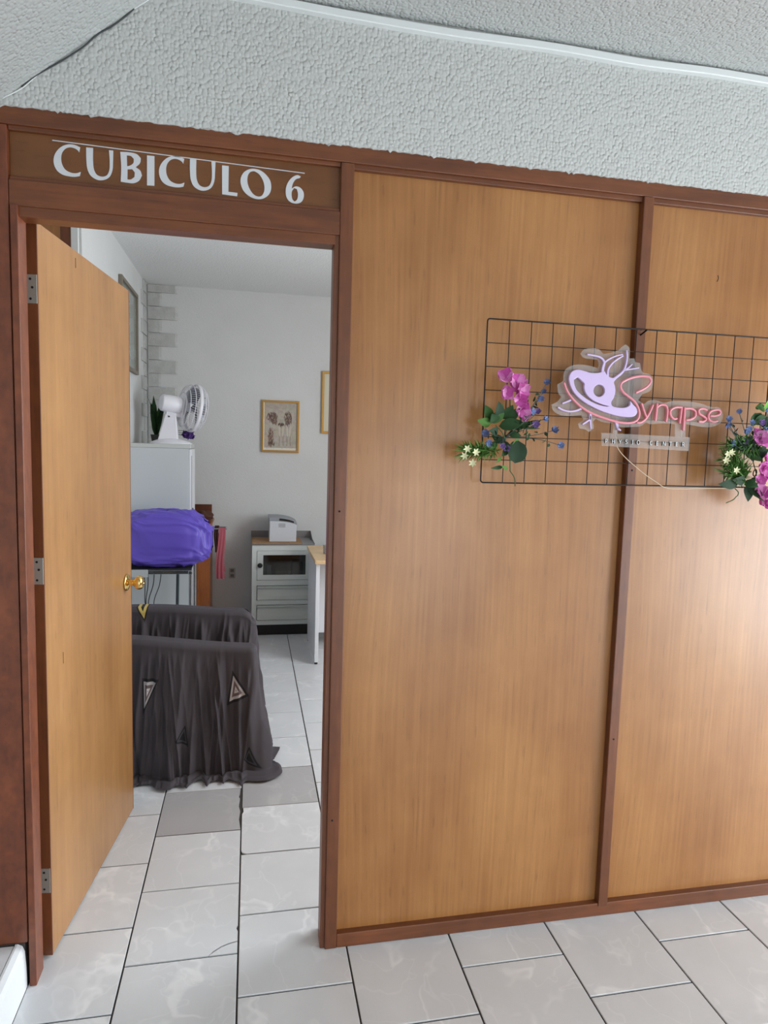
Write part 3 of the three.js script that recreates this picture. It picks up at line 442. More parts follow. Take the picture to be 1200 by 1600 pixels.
function spray(t, seed, spec) {
  const r = rng(seed), root = V(...spec.root);
  spec.blossoms.forEach(([x, y, z, s], k) => {
    const b = new THREE.Group(); b.name = 'blossom'; b.position.set(x, y, z); b.rotation.set(-0.5 + r() * 0.5, (r() - 0.5) * 0.8, r() * 6); t.add(b);
    const n = 5; for (let i = 0; i < n; i++) { const p = part(b, 'petal', petalGeos[(i + k) % 3], petalMat[(i + k) % 3]); p.rotation.set(-0.1 + r() * 0.7, 0, i * 2 * Math.PI / n + (r() - 0.5) * 0.4, 'ZXY'); p.scale.setScalar(s * (0.76 + r() * 0.22)); }
    part(b, 'throat', new THREE.SphereGeometry(s * 0.13, 6, 5), petalMat[2]);
  });
  spec.leaves.forEach(([x0, y0, x1, y1, w, mi, kind], k) => { const m = part(t, 'leaf', kind ? roundLeaf : leafGeo, mi === 9 ? limeMat : leafMat[mi]); const a = V(x0, y0, spec.root[2] + (r() - 0.5) * 0.015), b = V(x1, y1, spec.root[2] + 0.004 + r() * 0.028); aim(m, a, b, (r() - 0.5) * 0.7, w); });
  spec.florets.forEach(([x, y, mi], k) => {
    const z = spec.root[2] + 0.012 + r() * 0.02, f = part(t, 'floret', floret, blueMat[mi], [x, y, z], [(r() - 0.5) * 1.2, (r() - 0.5) * 1.2, r() * 6]); f.scale.setScalar(1.25 + r() * 0.5);
    part(t, 'stem', tube([root, V((root.x + x) / 2 + (r() - 0.5) * 0.02, (root.y + y) / 2 + (r() - 0.5) * 0.02, z - 0.004), V(x, y, z)], 0.0011, 10, 5), greyStem);
    for (let q = 0; q < 4; q++) { const s = 0.35 + 0.15 * q, px = mix(root.x, x, s), py = mix(root.y, y, s), an = r() * 6.28, m = part(t, 'leaflet', leafGeo, leafMat[q % 2 ? 3 : 1]); aim(m, V(px, py, z - 0.004), V(px + 0.016 * Math.cos(an), py + 0.016 * Math.sin(an), z + r() * 0.008), r() * 2, 0.014); }
  });
  spec.stars.forEach(([x, y]) => { part(t, 'star_flower', starWhite, budMat, [x, y, spec.root[2] + 0.03], [(r() - 0.5) * 0.6, -0.2 + (r() - 0.5) * 0.6, r() * 6]); });
  // needle foliage: many fine blades round a short axis
  const g = []; for (const [x0, y0, x1, y1, rad, n] of spec.needles) for (let k = 0; k < n; k++) {
    const s = r(), cx = mix(x0, x1, s), cy = mix(y0, y1, s), an = r() * 6.28, el = r() * 1.2 - 0.2, L = rad * (0.7 + 0.5 * r()), dx = (x0 - x1), dy = (y0 - y1), dl = Math.hypot(dx, dy);
    const b = V(cx, cy, spec.root[2]), tip = V(cx + L * Math.cos(an) + dx / dl * L * 0.7, cy + L * Math.sin(an) + dy / dl * L * 0.7, spec.root[2] + L * Math.max(0, Math.sin(el) * 1.3)), p = leafGeo.clone(), m = new THREE.Object3D(); aim(m, b, tip, r() * 3, 0.006); m.updateMatrix(); p.applyMatrix4(m.matrix); g.push(p);
  }
  const nm = part(t, 'needle_foliage', join(g), leafMat[2]); nm.userData.kind = 'stuff';
  for (const [x0, y0, x1, y1] of spec.stems) part(t, 'stem', tube([V(x0, y0, spec.root[2]), V((x0 + x1) / 2 + 0.006, (y0 + y1) / 2, spec.root[2] + 0.004), V(x1, y1, spec.root[2] + 0.004)], 0.0015, 12, 6), stemMat);
  for (const [x, y] of spec.ties) part(t, 'cable_tie', new THREE.TorusGeometry(0.011, 0.0018, 6, 14), M.black, [x, y, spec.root[2] - 0.006], [0.4, Math.PI / 2 - 0.3, 0.3]);
}
spray(thing('flower_spray', 'artificial flower spray with white buds at the left edge of the wire grid', 'flower spray', [0, 0, 0], 0, 'artificial sprays on the wire grid'), 12, {
  root: [0.69, 1.585, 0.046],
  blossoms: [[0.678, 1.757, 0.066, 0.030], [0.708, 1.746, 0.07, 0.032], [0.733, 1.747, 0.064, 0.016], [0.683, 1.711, 0.066, 0.028], [0.722, 1.718, 0.07, 0.034], [0.722, 1.694, 0.072, 0.03], [0.733, 1.668, 0.07, 0.030], [0.733, 1.65, 0.066, 0.026]],
  leaves: [[0.645, 1.635, 0.622, 1.678, 0.05, 0], [0.655, 1.625, 0.672, 1.684, 0.055, 0], [0.648, 1.625, 0.600, 1.634, 0.045, 2], [0.672, 1.618, 0.742, 1.628, 0.06, 1], [0.685, 1.64, 0.705, 1.682, 0.055, 1], [0.668, 1.64, 0.655, 1.69, 0.05, 3], [0.70, 1.64, 0.725, 1.672, 0.045, 1], [0.732, 1.578, 0.716, 1.512, 0.052, 3, 1], [0.735, 1.587, 0.700, 1.55, 0.024, 2], [0.69, 1.50, 0.648, 1.496, 0.02, 1], [0.705, 1.493, 0.672, 1.505, 0.018, 2], [0.68, 1.53, 0.655, 1.512, 0.02, 2], [0.71, 1.62, 0.79, 1.615, 0.016, 1], [0.655, 1.59, 0.69, 1.565, 0.04, 3], [0.66, 1.63, 0.64, 1.655, 0.05, 1], [0.67, 1.60, 0.63, 1.605, 0.045, 3], [0.70, 1.60, 0.735, 1.592, 0.035, 1], [0.665, 1.575, 0.64, 1.55, 0.03, 0], [0.70, 1.55, 0.675, 1.53, 0.03, 1], [0.72, 1.61, 0.755, 1.635, 0.03, 1], [0.74, 1.62, 0.79, 1.64, 0.02, 3]],
  florets: [[0.801, 1.748, 1], [0.80, 1.722, 1], [0.787, 1.703, 1], [0.759, 1.663, 0], [0.785, 1.664, 2], [0.807, 1.643, 0], [0.777, 1.628, 2], [0.834, 1.611, 1], [0.855, 1.568, 0], [0.635, 1.57, 0], [0.627, 1.597, 1], [0.675, 1.561, 2], [0.692, 1.556, 2]],
  stars: [[0.594, 1.541], [0.561, 1.530], [0.586, 1.510], [0.568, 1.55]],
  needles: [[0.572, 1.543, 0.668, 1.547, 0.03, 240]],
  stems: [[0.69, 1.585, 0.711, 1.491], [0.711, 1.491, 0.729, 1.444], [0.69, 1.585, 0.70, 1.70], [0.69, 1.58, 0.66, 1.62]], ties: [[0.695, 1.583]],
});
spray(thing('flower_spray', 'artificial flower spray with white star flowers at the right edge of the wire grid', 'flower spray', [0, 0, 0], 0, 'artificial sprays on the wire grid'), 77, {
  root: [1.53, 1.535, 0.048],
  blossoms: [[1.528, 1.612, 0.07, 0.036], [1.552, 1.606, 0.072, 0.038], [1.568, 1.548, 0.07, 0.032], [1.548, 1.517, 0.072, 0.034], [1.556, 1.505, 0.07, 0.03], [1.544, 1.478, 0.068, 0.026], [1.552, 1.437, 0.072, 0.036], [1.575, 1.43, 0.07, 0.036], [1.565, 1.404, 0.07, 0.034], [1.585, 1.40, 0.066, 0.03]],
  leaves: [[1.553, 1.70, 1.545, 1.737, 0.03, 9], [1.56, 1.70, 1.566, 1.742, 0.032, 9], [1.55, 1.70, 1.508, 1.706, 0.042, 0], [1.53, 1.70, 1.533, 1.722, 0.03, 0], [1.525, 1.65, 1.51, 1.688, 0.048, 1, 1], [1.53, 1.652, 1.54, 1.685, 0.046, 1, 1], [1.545, 1.65, 1.572, 1.665, 0.04, 1, 1], [1.54, 1.56, 1.555, 1.60, 0.05, 3], [1.52, 1.55, 1.575, 1.575, 0.06, 3], [1.50, 1.56, 1.545, 1.535, 0.05, 1], [1.48, 1.47, 1.402, 1.464, 0.06, 3], [1.50, 1.475, 1.44, 1.478, 0.05, 3], [1.50, 1.47, 1.53, 1.455, 0.05, 1], [1.51, 1.46, 1.508, 1.408, 0.05, 3], [1.515, 1.455, 1.55, 1.41, 0.058, 1], [1.52, 1.47, 1.546, 1.50, 0.034, 1], [1.47, 1.60, 1.455, 1.58, 0.03, 3], [1.50, 1.61, 1.48, 1.59, 0.03, 1]],
  florets: [[1.438, 1.69, 1], [1.412, 1.664, 0], [1.399, 1.647, 1], [1.418, 1.648, 1], [1.495, 1.657, 0], [1.472, 1.63, 0], [1.43, 1.593, 0], [1.438, 1.588, 0], [1.533, 1.659, 2], [1.541, 1.637, 0], [1.545, 1.70, 0], [1.478, 1.60, 2], [1.487, 1.638, 0]],
  stars: [[1.413, 1.558], [1.425, 1.562], [1.409, 1.538], [1.447, 1.507]],
  needles: [[1.425, 1.545, 1.50, 1.50, 0.036, 260], [1.44, 1.50, 1.51, 1.48, 0.034, 160], [1.45, 1.58, 1.54, 1.60, 0.04, 260]],
  stems: [[1.53, 1.535, 1.55, 1.62], [1.53, 1.535, 1.55, 1.43], [1.472, 1.449, 1.48, 1.425], [1.48, 1.425, 1.441, 1.403], [1.53, 1.535, 1.54, 1.69]], ties: [[1.545, 1.50]],
});

// ---------------------------------------------------------------- pictures on the cubicle walls
function framed(name, label, w, h, fw, d, frameMat, artMat, pos, turn, artLabel) {
  const t = thing(name, label, 'picture', pos, turn);
  const o = [[-w / 2, -h / 2], [w / 2, -h / 2], [w / 2, h / 2], [-w / 2, h / 2]].map(([x, y]) => new THREE.Vector2(x, y)), i = o.map((p) => new THREE.Vector2(p.x * (1 - 2 * fw / w), p.y * (1 - 2 * fw / h)));
  const g = plate(o.map((p) => new THREE.Vector2(p.x * (1 - 0.004 / w * 2), p.y * (1 - 0.004 / h * 2))), [i.reverse()], d - 0.006, 0.003); g.translate(0, 0, 0.0035); part(t, 'frame', g, frameMat);
  const a = new THREE.PlaneGeometry(w - 2 * fw + 0.004, h - 2 * fw + 0.004); const b = new THREE.BoxGeometry(w - 2 * fw + 0.004, h - 2 * fw + 0.004, 0.004); part(t, 'picture_sheet', b, artMat, [0, 0, d * 0.35], [0, 0, 0], artLabel);
  return t;
}
const sketch = canvasTex(512, 768, (c, w, h) => {
  c.fillStyle = '#d9d6cc'; c.fillRect(0, 0, w, h); c.fillStyle = '#a69f93'; c.fillRect(14, 14, w - 28, h - 62); const r = rng(31);
  for (let k = 0; k < 900; k++) { c.fillStyle = `rgba(${168 + r() * 30},${160 + r() * 30},${148 + r() * 28},0.25)`; c.beginPath(); c.ellipse(14 + r() * (w - 28), 14 + r() * (h - 62), 10 + r() * 30, 6 + r() * 18, r() * 3, 0, 7); c.fill(); }
  c.save(); c.beginPath(); c.rect(14, 14, w - 28, h - 62); c.clip();
  c.strokeStyle = 'rgba(96,84,72,0.35)'; c.lineWidth = 2; for (let y = 34; y < 110; y += 11) { c.beginPath(); for (let x = 40; x < w - 40; x += 6) c.lineTo(x, y + (r() - 0.5) * 5); c.stroke(); }
  for (let k = 0; k < 10; k++) { const x = 30 + r() * 380, y = 120 + r() * 520; for (let j = 0; j < 4; j++) { c.beginPath(); for (let q = 0; q < 60; q += 5) c.lineTo(x + q, y + j * 9 + (r() - 0.5) * 4); c.stroke(); } }
  const blot = (x, y, rx, ry, n, tone) => { for (let k = 0; k < n; k++) { const a = r() * 6.28, d = Math.sqrt(r()); c.strokeStyle = `rgba(${tone[0] + r() * 30},${tone[1] + r() * 26},${tone[2] + r() * 24},0.55)`; c.lineWidth = 3 + r() * 6; c.beginPath(); const px = x + Math.cos(a) * d * rx, py = y + Math.sin(a) * d * ry; c.moveTo(px, py); c.lineTo(px + (r() - 0.5) * 18, py + 14 + r() * 34); c.stroke(); } };
  blot(130, 220, 80, 70, 170, [70, 48, 38]); blot(165, 290, 40, 46, 60, [80, 56, 44]); blot(365, 240, 56, 110, 190, [66, 46, 38]); blot(265, 335, 44, 22, 70, [64, 44, 38]); blot(112, 520, 42, 130, 150, [88, 62, 48]); blot(120, 640, 50, 40, 70, [74, 54, 44]);
  for (const [x, s] of [[240, -1], [295, 1], [355, -1], [400, 1]]) { c.strokeStyle = 'rgba(84,62,50,0.8)'; c.lineWidth = 5; c.beginPath(); c.moveTo(x, 370); c.bezierCurveTo(x + s * 26, 450, x - s * 12, 520, x + s * 4, 690); c.stroke(); c.fillStyle = 'rgba(206,198,184,0.7)'; c.beginPath(); c.ellipse(x, 450, 16, 90, s * 0.06, 0, 7); c.fill(); }
  c.restore();
});
framed('framed_picture', 'small gilt framed sepia sketch of figures on the back wall', 0.318, 0.438, 0.017, 0.022, M.goldFrame, std({ map: sketch, roughness: 0.4 }), [0.211, 1.686, FZ], 0, 'sepia figure sketches on aged paper');
framed('framed_picture', 'gilt framed plain cream sheet partly hidden behind the door post', 0.42, 0.53, 0.019, 0.022, M.goldFrame, std({ color: srgb(206, 202, 182), roughness: 0.4 }), [0.764, 1.904, FZ], 0, 'plain cream sheet');
framed('framed_picture', 'tall grey framed picture high on the side wall above the open door', 0.62, 0.575, 0.022, 0.025, std({ color: srgb(120, 112, 98), roughness: 0.5 }), phy({ map: dataTex(128, 128, (u, v) => { const t = 0.85 + 0.3 * fbm(u, v, 4, 4, 4, 55); return [150 * t, 156 * t, 150 * t]; }), roughness: 0.25, clearcoat: 0.6, clearcoatRoughness: 0.06 }), [LX, 2.30, -3.005], Math.PI / 2, 'mottled grey-green sheet painted as the reflection in its glass');  // mottled grey-green sheet colour stands for the reflection in the glass

// ---------------------------------------------------------------- wall outlet
{
  const t = thing('wall_outlet', 'small white electrical outlet low on the back wall', 'outlet', [-0.181, 0.43, FZ]);
  part(t, 'plate', new RoundedBoxGeometry(0.052, 0.09, 0.009, 2, 0.004), std({ color: srgb(178, 174, 172), roughness: 0.5 }), [0, 0, 0.005]);
  for (const y of [0.022, -0.022]) { const s = part(t, 'socket', new RoundedBoxGeometry(0.03, 0.028, 0.004, 2, 0.0018), std({ color: srgb(120, 116, 114), roughness: 0.5 }), [0, y, 0.0105]); for (const x of [-0.006, 0.006]) part(s, 'slot', new THREE.BoxGeometry(0.003, 0.01, 0.002), M.black, [x, 0.002, 0.0015]); }
}

// ---------------------------------------------------------------- tall locker cabinet
{
  const t = thing('tall_cabinet', 'tall pale grey metal cabinet in the corner under the white fan', 'cabinet', [LX + 0.003, 0, -3.38]);
  const W = 0.415, H = 1.52, D = 0.33;
  part(t, 'body', slab(0, W - 0.018, 0, H - 0.03, 0, D, 0.003), M.locker); part(t, 'top', slab(0, W - 0.004, H - 0.03, H, -0.002, D + 0.003, 0.004), std({ color: srgb(196, 200, 196), roughness: 0.45 }));
  const d = part(t, 'door', slab(W - 0.017, W, 0.03, H - 0.034, 0.012, D - 0.004, 0.003), M.white); part(d, 'handle', slab(W, W + 0.012, 0.98, 1.06, 0.26, 0.275, 0.003), M.steel);
  part(d, 'edge_seal', slab(W + 0.0002, W + 0.002, 0.06, H - 0.08, D - 0.030, D - 0.022), M.darkGrey);
}
// ---------------------------------------------------------------- desk fan
{
  const t = thing('desk_fan', 'white desk fan on top of the tall grey cabinet', 'fan', [-0.602, 1.5205, -3.15]);
  const b = grid(40, 6, (u, v) => { const a = u * 2 * Math.PI, k = 1 - v * 0.86, y = v < 0.15 ? 0.004 + v * 0.08 : 0.016 + 0.032 * Math.pow((v - 0.15) / 0.85, 0.8); return [Math.cos(a) * 0.148 * k, y, Math.sin(a) * 0.088 * k]; }, true); part(t, 'base', join([b, new THREE.CylinderGeometry(0.148, 0.148, 0.006, 40).scale(1, 1, 0.6).translate(0, 0.003, 0)]), M.fanWhite);
  const s = new THREE.Shape([[-0.085, 0.022], [0.045, 0.036], [0.032, 0.215], [-0.022, 0.226], [-0.032, 0.205]].map(([x, y]) => new THREE.Vector2(x, y)));
  part(t, 'stand', new THREE.ExtrudeGeometry(s, { depth: 0.05, bevelEnabled: true, bevelSize: 0.006, bevelThickness: 0.006, bevelSegments: 2 }).translate(0, 0, -0.025), M.fanWhite);
  part(t, 'pivot_screw', new THREE.CylinderGeometry(0.006, 0.006, 0.004, 12), M.darkGrey, [-0.01, 0.195, 0.032], [Math.PI / 2, 0, 0]);
  const h = new THREE.Group(); h.name = 'head'; h.position.set(0.0, 0.285, 0); h.rotation.set(0, 0.42, -0.13); t.add(h);
  part(h, 'motor_housing', new THREE.LatheGeometry([[0, -0.078], [0.048, -0.076], [0.06, -0.064], [0.064, 0.0], [0.064, 0.058], [0.05, 0.072], [0, 0.072]].map(([r, y]) => new THREE.Vector2(r, y)), 28).rotateZ(-Math.PI / 2), M.fanWhite);
  part(h, 'neck', slab(-0.03, 0.09, -0.085, -0.045, -0.02, 0.02, 0.006), M.fanWhite);
  const R = 0.172, cx = 0.075; const cage = (sgn) => { const g = []; const prof = sgn < 0 ? [[0.055, 0.0], [0.10, 0.004], [0.145, 0.02], [0.166, 0.05], [R, 0.085]] : [[0.03, 0.172], [0.09, 0.168], [0.14, 0.150], [0.164, 0.125], [R, 0.095]]; for (let k = 0; k < 60; k++) { const a = k / 60 * 2 * Math.PI; g.push(tube(prof.map(([r, x]) => V(cx + x, r * Math.cos(a + x * (sgn < 0 ? 1.5 : 1)), r * Math.sin(a + x * (sgn < 0 ? 1.5 : 1)))), 0.0012, 8, 4)); } for (const [r, x] of prof) g.push(new THREE.TorusGeometry(r, 0.0026, 5, 48).rotateY(Math.PI / 2).translate(cx + x, 0, 0)); return join(g); };
  const rg = part(h, 'rear_grille', cage(-1), M.fanWhite), fg = part(h, 'front_grille', cage(1), M.fanWhite); rg.userData.kind = fg.userData.kind = 'stuff';
  part(h, 'rim', new THREE.LatheGeometry([[R - 0.003, -0.011], [R + 0.004, -0.011], [R + 0.005, 0.0], [R + 0.004, 0.011], [R - 0.003, 0.011]].map(([r, y]) => new THREE.Vector2(r, y)), 56).rotateZ(-Math.PI / 2), M.fanWhite, [cx + 0.09, 0, 0]);
  part(h, 'badge', new THREE.CylinderGeometry(0.034, 0.036, 0.01, 28).rotateZ(-Math.PI / 2), M.fanWhite, [cx + 0.176, 0, 0]);
  const hub = part(h, 'hub', new THREE.CylinderGeometry(0.03, 0.034, 0.05, 20).rotateZ(-Math.PI / 2), M.fanWhite, [cx + 0.08, 0, 0]);
  for (let k = 0; k < 3; k++) { const g = grid(8, 8, (u, v) => { const r = 0.03 + v * 0.12, a = (u - 0.5) * (1.1 + 0.5 * v) + k * 2 * Math.PI / 3; return [cx + 0.08 + (u - 0.5) * 0.05, r * Math.cos(a), r * Math.sin(a)]; }); part(h, 'blade', g, std({ color: srgb(96, 100, 112), roughness: 0.4, side: THREE.DoubleSide })); }
}
// ---------------------------------------------------------------- plant behind the fan
{
  const t = thing('potted_plant', 'dark green strap-leaved plant with purple flowers behind the fan', 'plant', [-0.725, 1.5205, -3.325]);
  part(t, 'pot', new THREE.LatheGeometry([[0, 0], [0.032, 0], [0.042, 0.06], [0.044, 0.065], [0.039, 0.065], [0.036, 0.055], [0, 0.055]].map(([r, y]) => new THREE.Vector2(r, y)), 24), std({ color: srgb(64, 66, 62), roughness: 0.6 }));
  const r = rng(6), g = grid(2, 8, (u, v) => [(u - 0.5) * 0.028 * Math.sin(Math.PI * (0.15 + 0.85 * v)), v, 0.35 * v * v + 0.03 * Math.abs(u - 0.5)]);
  for (let k = 0; k < 17; k++) { const m = part(t, 'leaf', g, leafMat[k % 2 ? 3 : 1], [0, 0.055, 0]); m.rotation.set(0, k * 2.4, (r() - 0.5) * 0.3); const s = 0.16 + r() * 0.14; m.scale.set(1.7, s, s * (0.15 + r() * 0.45)); }
  for (let k = 0; k < 9; k++) { const x = 0.20 + r() * 0.075, y = 0.05 + r() * 0.06, z = (r() - 0.5) * 0.05; part(t, 'flower', join([star(6, 0.016, 0.014, 0.4), star(5, 0.012, 0.01, 1.1).rotateZ(0.4), star(6, 0.014, 0.012, -0.6).rotateZ(0.2)]), std({ color: srgb(96, 66, 142), roughness: 0.8, side: THREE.DoubleSide }), [x, y, z], [r() - 0.5, r() - 0.5, r() * 6]).scale.setScalar(1.5); }
  for (let k = 0; k < 3; k++) part(t, 'stem', tube([V(0, 0.05, 0), V(0.06, 0.09, 0.01 * k), V(0.2, 0.06 + 0.02 * k, -0.01 + 0.01 * k)], 0.002, 10, 5), stemMat);
}
// ---------------------------------------------------------------- wooden cupboard with the towel rail
{
  const t = thing('wooden_cupboard', 'orange-brown wooden cupboard between the tall cabinet and the back wall', 'cupboard', [0, 0, 0]);
  part(t, 'body', slab(-0.80, -0.345, 0.0, 0.885, -3.82, -3.45, 0.004), M.cupboardWood); part(t, 'top', slab(-0.81, -0.33, 0.885, 0.905, -3.83, -3.44, 0.004), M.cupboardWood);
  part(t, 'back_board', slab(-0.80, -0.35, 0.905, 1.02, -3.83, -3.812, 0.003), std({ map: M.cupboardWood.map, color: srgb(150, 128, 110), roughness: 0.6 }));
  part(t, 'door', slab(-0.79, -0.425, 0.06, 0.87, -3.452, -3.436, 0.003), M.cupboardWood);
  const rail = thing('towel_rail', 'short steel towel rail on the side of the wooden cupboard', 'towel rail');
  part(rail, 'bars', join([rod(V(-0.345, 0.848, -3.55), V(-0.225, 0.848, -3.55), 0.005), rod(V(-0.345, 0.848, -3.68), V(-0.225, 0.848, -3.68), 0.005), rod(V(-0.225, 0.848, -3.55), V(-0.225, 0.848, -3.68), 0.005)]), M.steel);
  const bag = thing('brown_bundle', 'crumpled dark brown bundle on the wooden cupboard', 'bundle', [-0.41, 0.906, -3.60]);
  const g = new THREE.SphereGeometry(1, 32, 20), p = g.attributes.position; for (let i = 0; i < p.count; i++) { const x = p.getX(i), y = p.getY(i), z = p.getZ(i), n = 1 + 0.18 * Math.sin(x * 7 + y * 5) * Math.sin(z * 6 + y * 3); p.setXYZ(i, x * 0.078 * n, Math.max(0, (y * 0.5 + 0.42)) * 0.085 * n, z * 0.09 * n); } g.computeVertexNormals(); part(bag, 'cloth', g, std({ color: srgb(84, 50, 38), roughness: 0.9 }));
}
function towel(name, label, x, z, w, top, bottom, col, seed) {
  const g = grid(14, 40, (u, v) => { const s = (v - 0.5) * 2, side = s < 0 ? 1 : -1, drop = Math.abs(s), y = drop < 0.06 ? top + 0.006 * Math.cos(drop / 0.06 * Math.PI / 2) : top - (drop - 0.06) / 0.94 * (top - (s < 0 ? bottom : bottom + 0.05)), off = side * (0.0065 + 0.012 * smooth(0, 1, drop)) * Math.min(1, drop / 0.06); return [x + (u - 0.5) * w * (1 + 0.35 * drop) + 0.008 * Math.sin(drop * 5 + seed), y, z + off + 0.007 * Math.sin(u * 14 + seed + drop * 3) * drop]; });
  solo(name, label, 'towel', g, std({ color: col, roughness: 0.95, side: THREE.DoubleSide }));
}
towel('pink_towel', 'long dusty pink towel hanging from the cupboard rail', -0.262, -3.55, 0.05, 0.854, 0.445, srgb(176, 92, 104), 1);
towel('brown_cloth', 'short dark brown cloth behind the pink towel on the rail', -0.300, -3.68, 0.034, 0.854, 0.64, srgb(70, 42, 40), 3);

// ---------------------------------------------------------------- steel trolley with the purple bag
{
  const t = thing('steel_trolley', 'chromed steel trolley carrying the purple bag', 'trolley', [0, 0, 0]);
  const x0 = -0.86, x1 = -0.412, z0 = -2.86, z1 = -2.50, top = 0.715, tb = (a, b) => join([rod(V(...a), V(...b), 0.0115, 12)]);
  for (const [x, z] of [[x0, z0], [x1, z0], [x0, z1], [x1, z1]]) { const l = part(t, 'leg', tb([x, 0.03, z], [x, top, z]), M.steel); part(l, 'foot', new THREE.CylinderGeometry(0.016, 0.018, 0.03, 14), M.black, [x, 0.015, z]); }
  part(t, 'rail', slab(x0 - 0.008, x1 + 0.008, 0.69, 0.715, z1 - 0.006, z1 + 0.008, 0.003), M.steel); part(t, 'rail', slab(x0 - 0.008, x1 + 0.008, 0.69, 0.715, z0 - 0.008, z0 + 0.006, 0.003), M.steel);
  part(t, 'top', slab(x0 - 0.006, x1 + 0.006, 0.7155, 0.7215, z0 - 0.006, z1 + 0.006, 0.002), M.darkGrey); part(t, 'shelf', slab(x0, x1, 0.30, 0.308, z0, z1, 0.002), M.steel);
  part(t, 'bracket', slab(-0.80, -0.672, 0.672, 0.722, z1 + 0.009, z1 + 0.016, 0.002), std({ color: srgb(176, 182, 184), roughness: 0.4 }), [0, 0, 0], [0, 0, 0], 'pale grey plate on the front rail');
  part(t, 'corner_cap', new RoundedBoxGeometry(0.026, 0.028, 0.026, 2, 0.006), M.steel, [x1, 0.700, z1]);
  const r = rng(3); for (const [xa, xb] of [[-0.735, -0.722], [-0.705, -0.716], [-0.66, -0.70], [-0.615, -0.665]]) part(t, 'hanging_cable', tube([V(xa, 0.70, z0 + 0.16), V(mix(xa, xb, 0.4) + 0.006, 0.58, z0 + 0.15), V(xb, 0.46, z0 + 0.16), V(xb + 0.02, 0.31, z0 + 0.17)], 0.0032, 24, 6), M.darkGrey);
  part(t, 'hanging_cable', tube([V(-0.515, 0.70, z0 + 0.1), V(-0.518, 0.56, z0 + 0.1), V(-0.522, 0.31, z0 + 0.1)], 0.010, 20, 8), std({ color: srgb(44, 58, 64), roughness: 0.5 }), [0, 0, 0], [0, 0, 0], 'thick dark hose');
}
{
  const t = thing('purple_bag', 'large bulging purple fabric bag lying on the steel trolley', 'bag', [-0.575, 0.722, -2.66]);
  const ridge = (a) => 1 - Math.abs(2 * a - 1);
  const g = grid(150, 90, (u, v) => {
    const a = u * 2 * Math.PI, b = (v - 0.5) * Math.PI, ce = (c, e) => Math.sign(c) * Math.pow(Math.abs(c), e);
    let x = ce(Math.cos(b), 0.45) * ce(Math.cos(a), 0.55), z = ce(Math.cos(b), 0.45) * ce(Math.sin(a), 0.55), y = ce(Math.sin(b), 0.5);
    // gathered folds run out from the tied right end, long creases over the belly
    const fold = ridge(fbm(u, v, 34, 5, 2, 8)), belly = ridge(fbm(u + v * 0.22, v - u * 0.3, 8, 5, 3, 14)), e = smooth(0.35, 0.95, x);
    const k = 1 + 0.075 * (Math.pow(belly, 2.5) - 0.4) + 0.05 * (Math.pow(ridge(fbm(u - v * 0.5, v, 13, 7, 2, 3)), 3) - 0.4) + e * 0.08 * (fold - 0.6);
    const taper = 1 - 0.10 * smooth(0.3, 1, x) - 0.05 * smooth(-0.2, -1, x);
    return [x * 0.282 * k + 0.002, Math.max(0.002, 0.004 + (y * 0.5 * k * taper + 0.5) * 0.352 + 0.006 - 0.02 * smooth(0.5, 1, x) * (y > 0 ? y : 0) * 2 ), z * 0.185 * k * taper];
  }, true);
  part(t, 'bag_body', g, phy({ color: srgb(96, 78, 186), roughness: 0.45, sheen: 0.3, sheenColor: srgb(150, 140, 230) }));
}

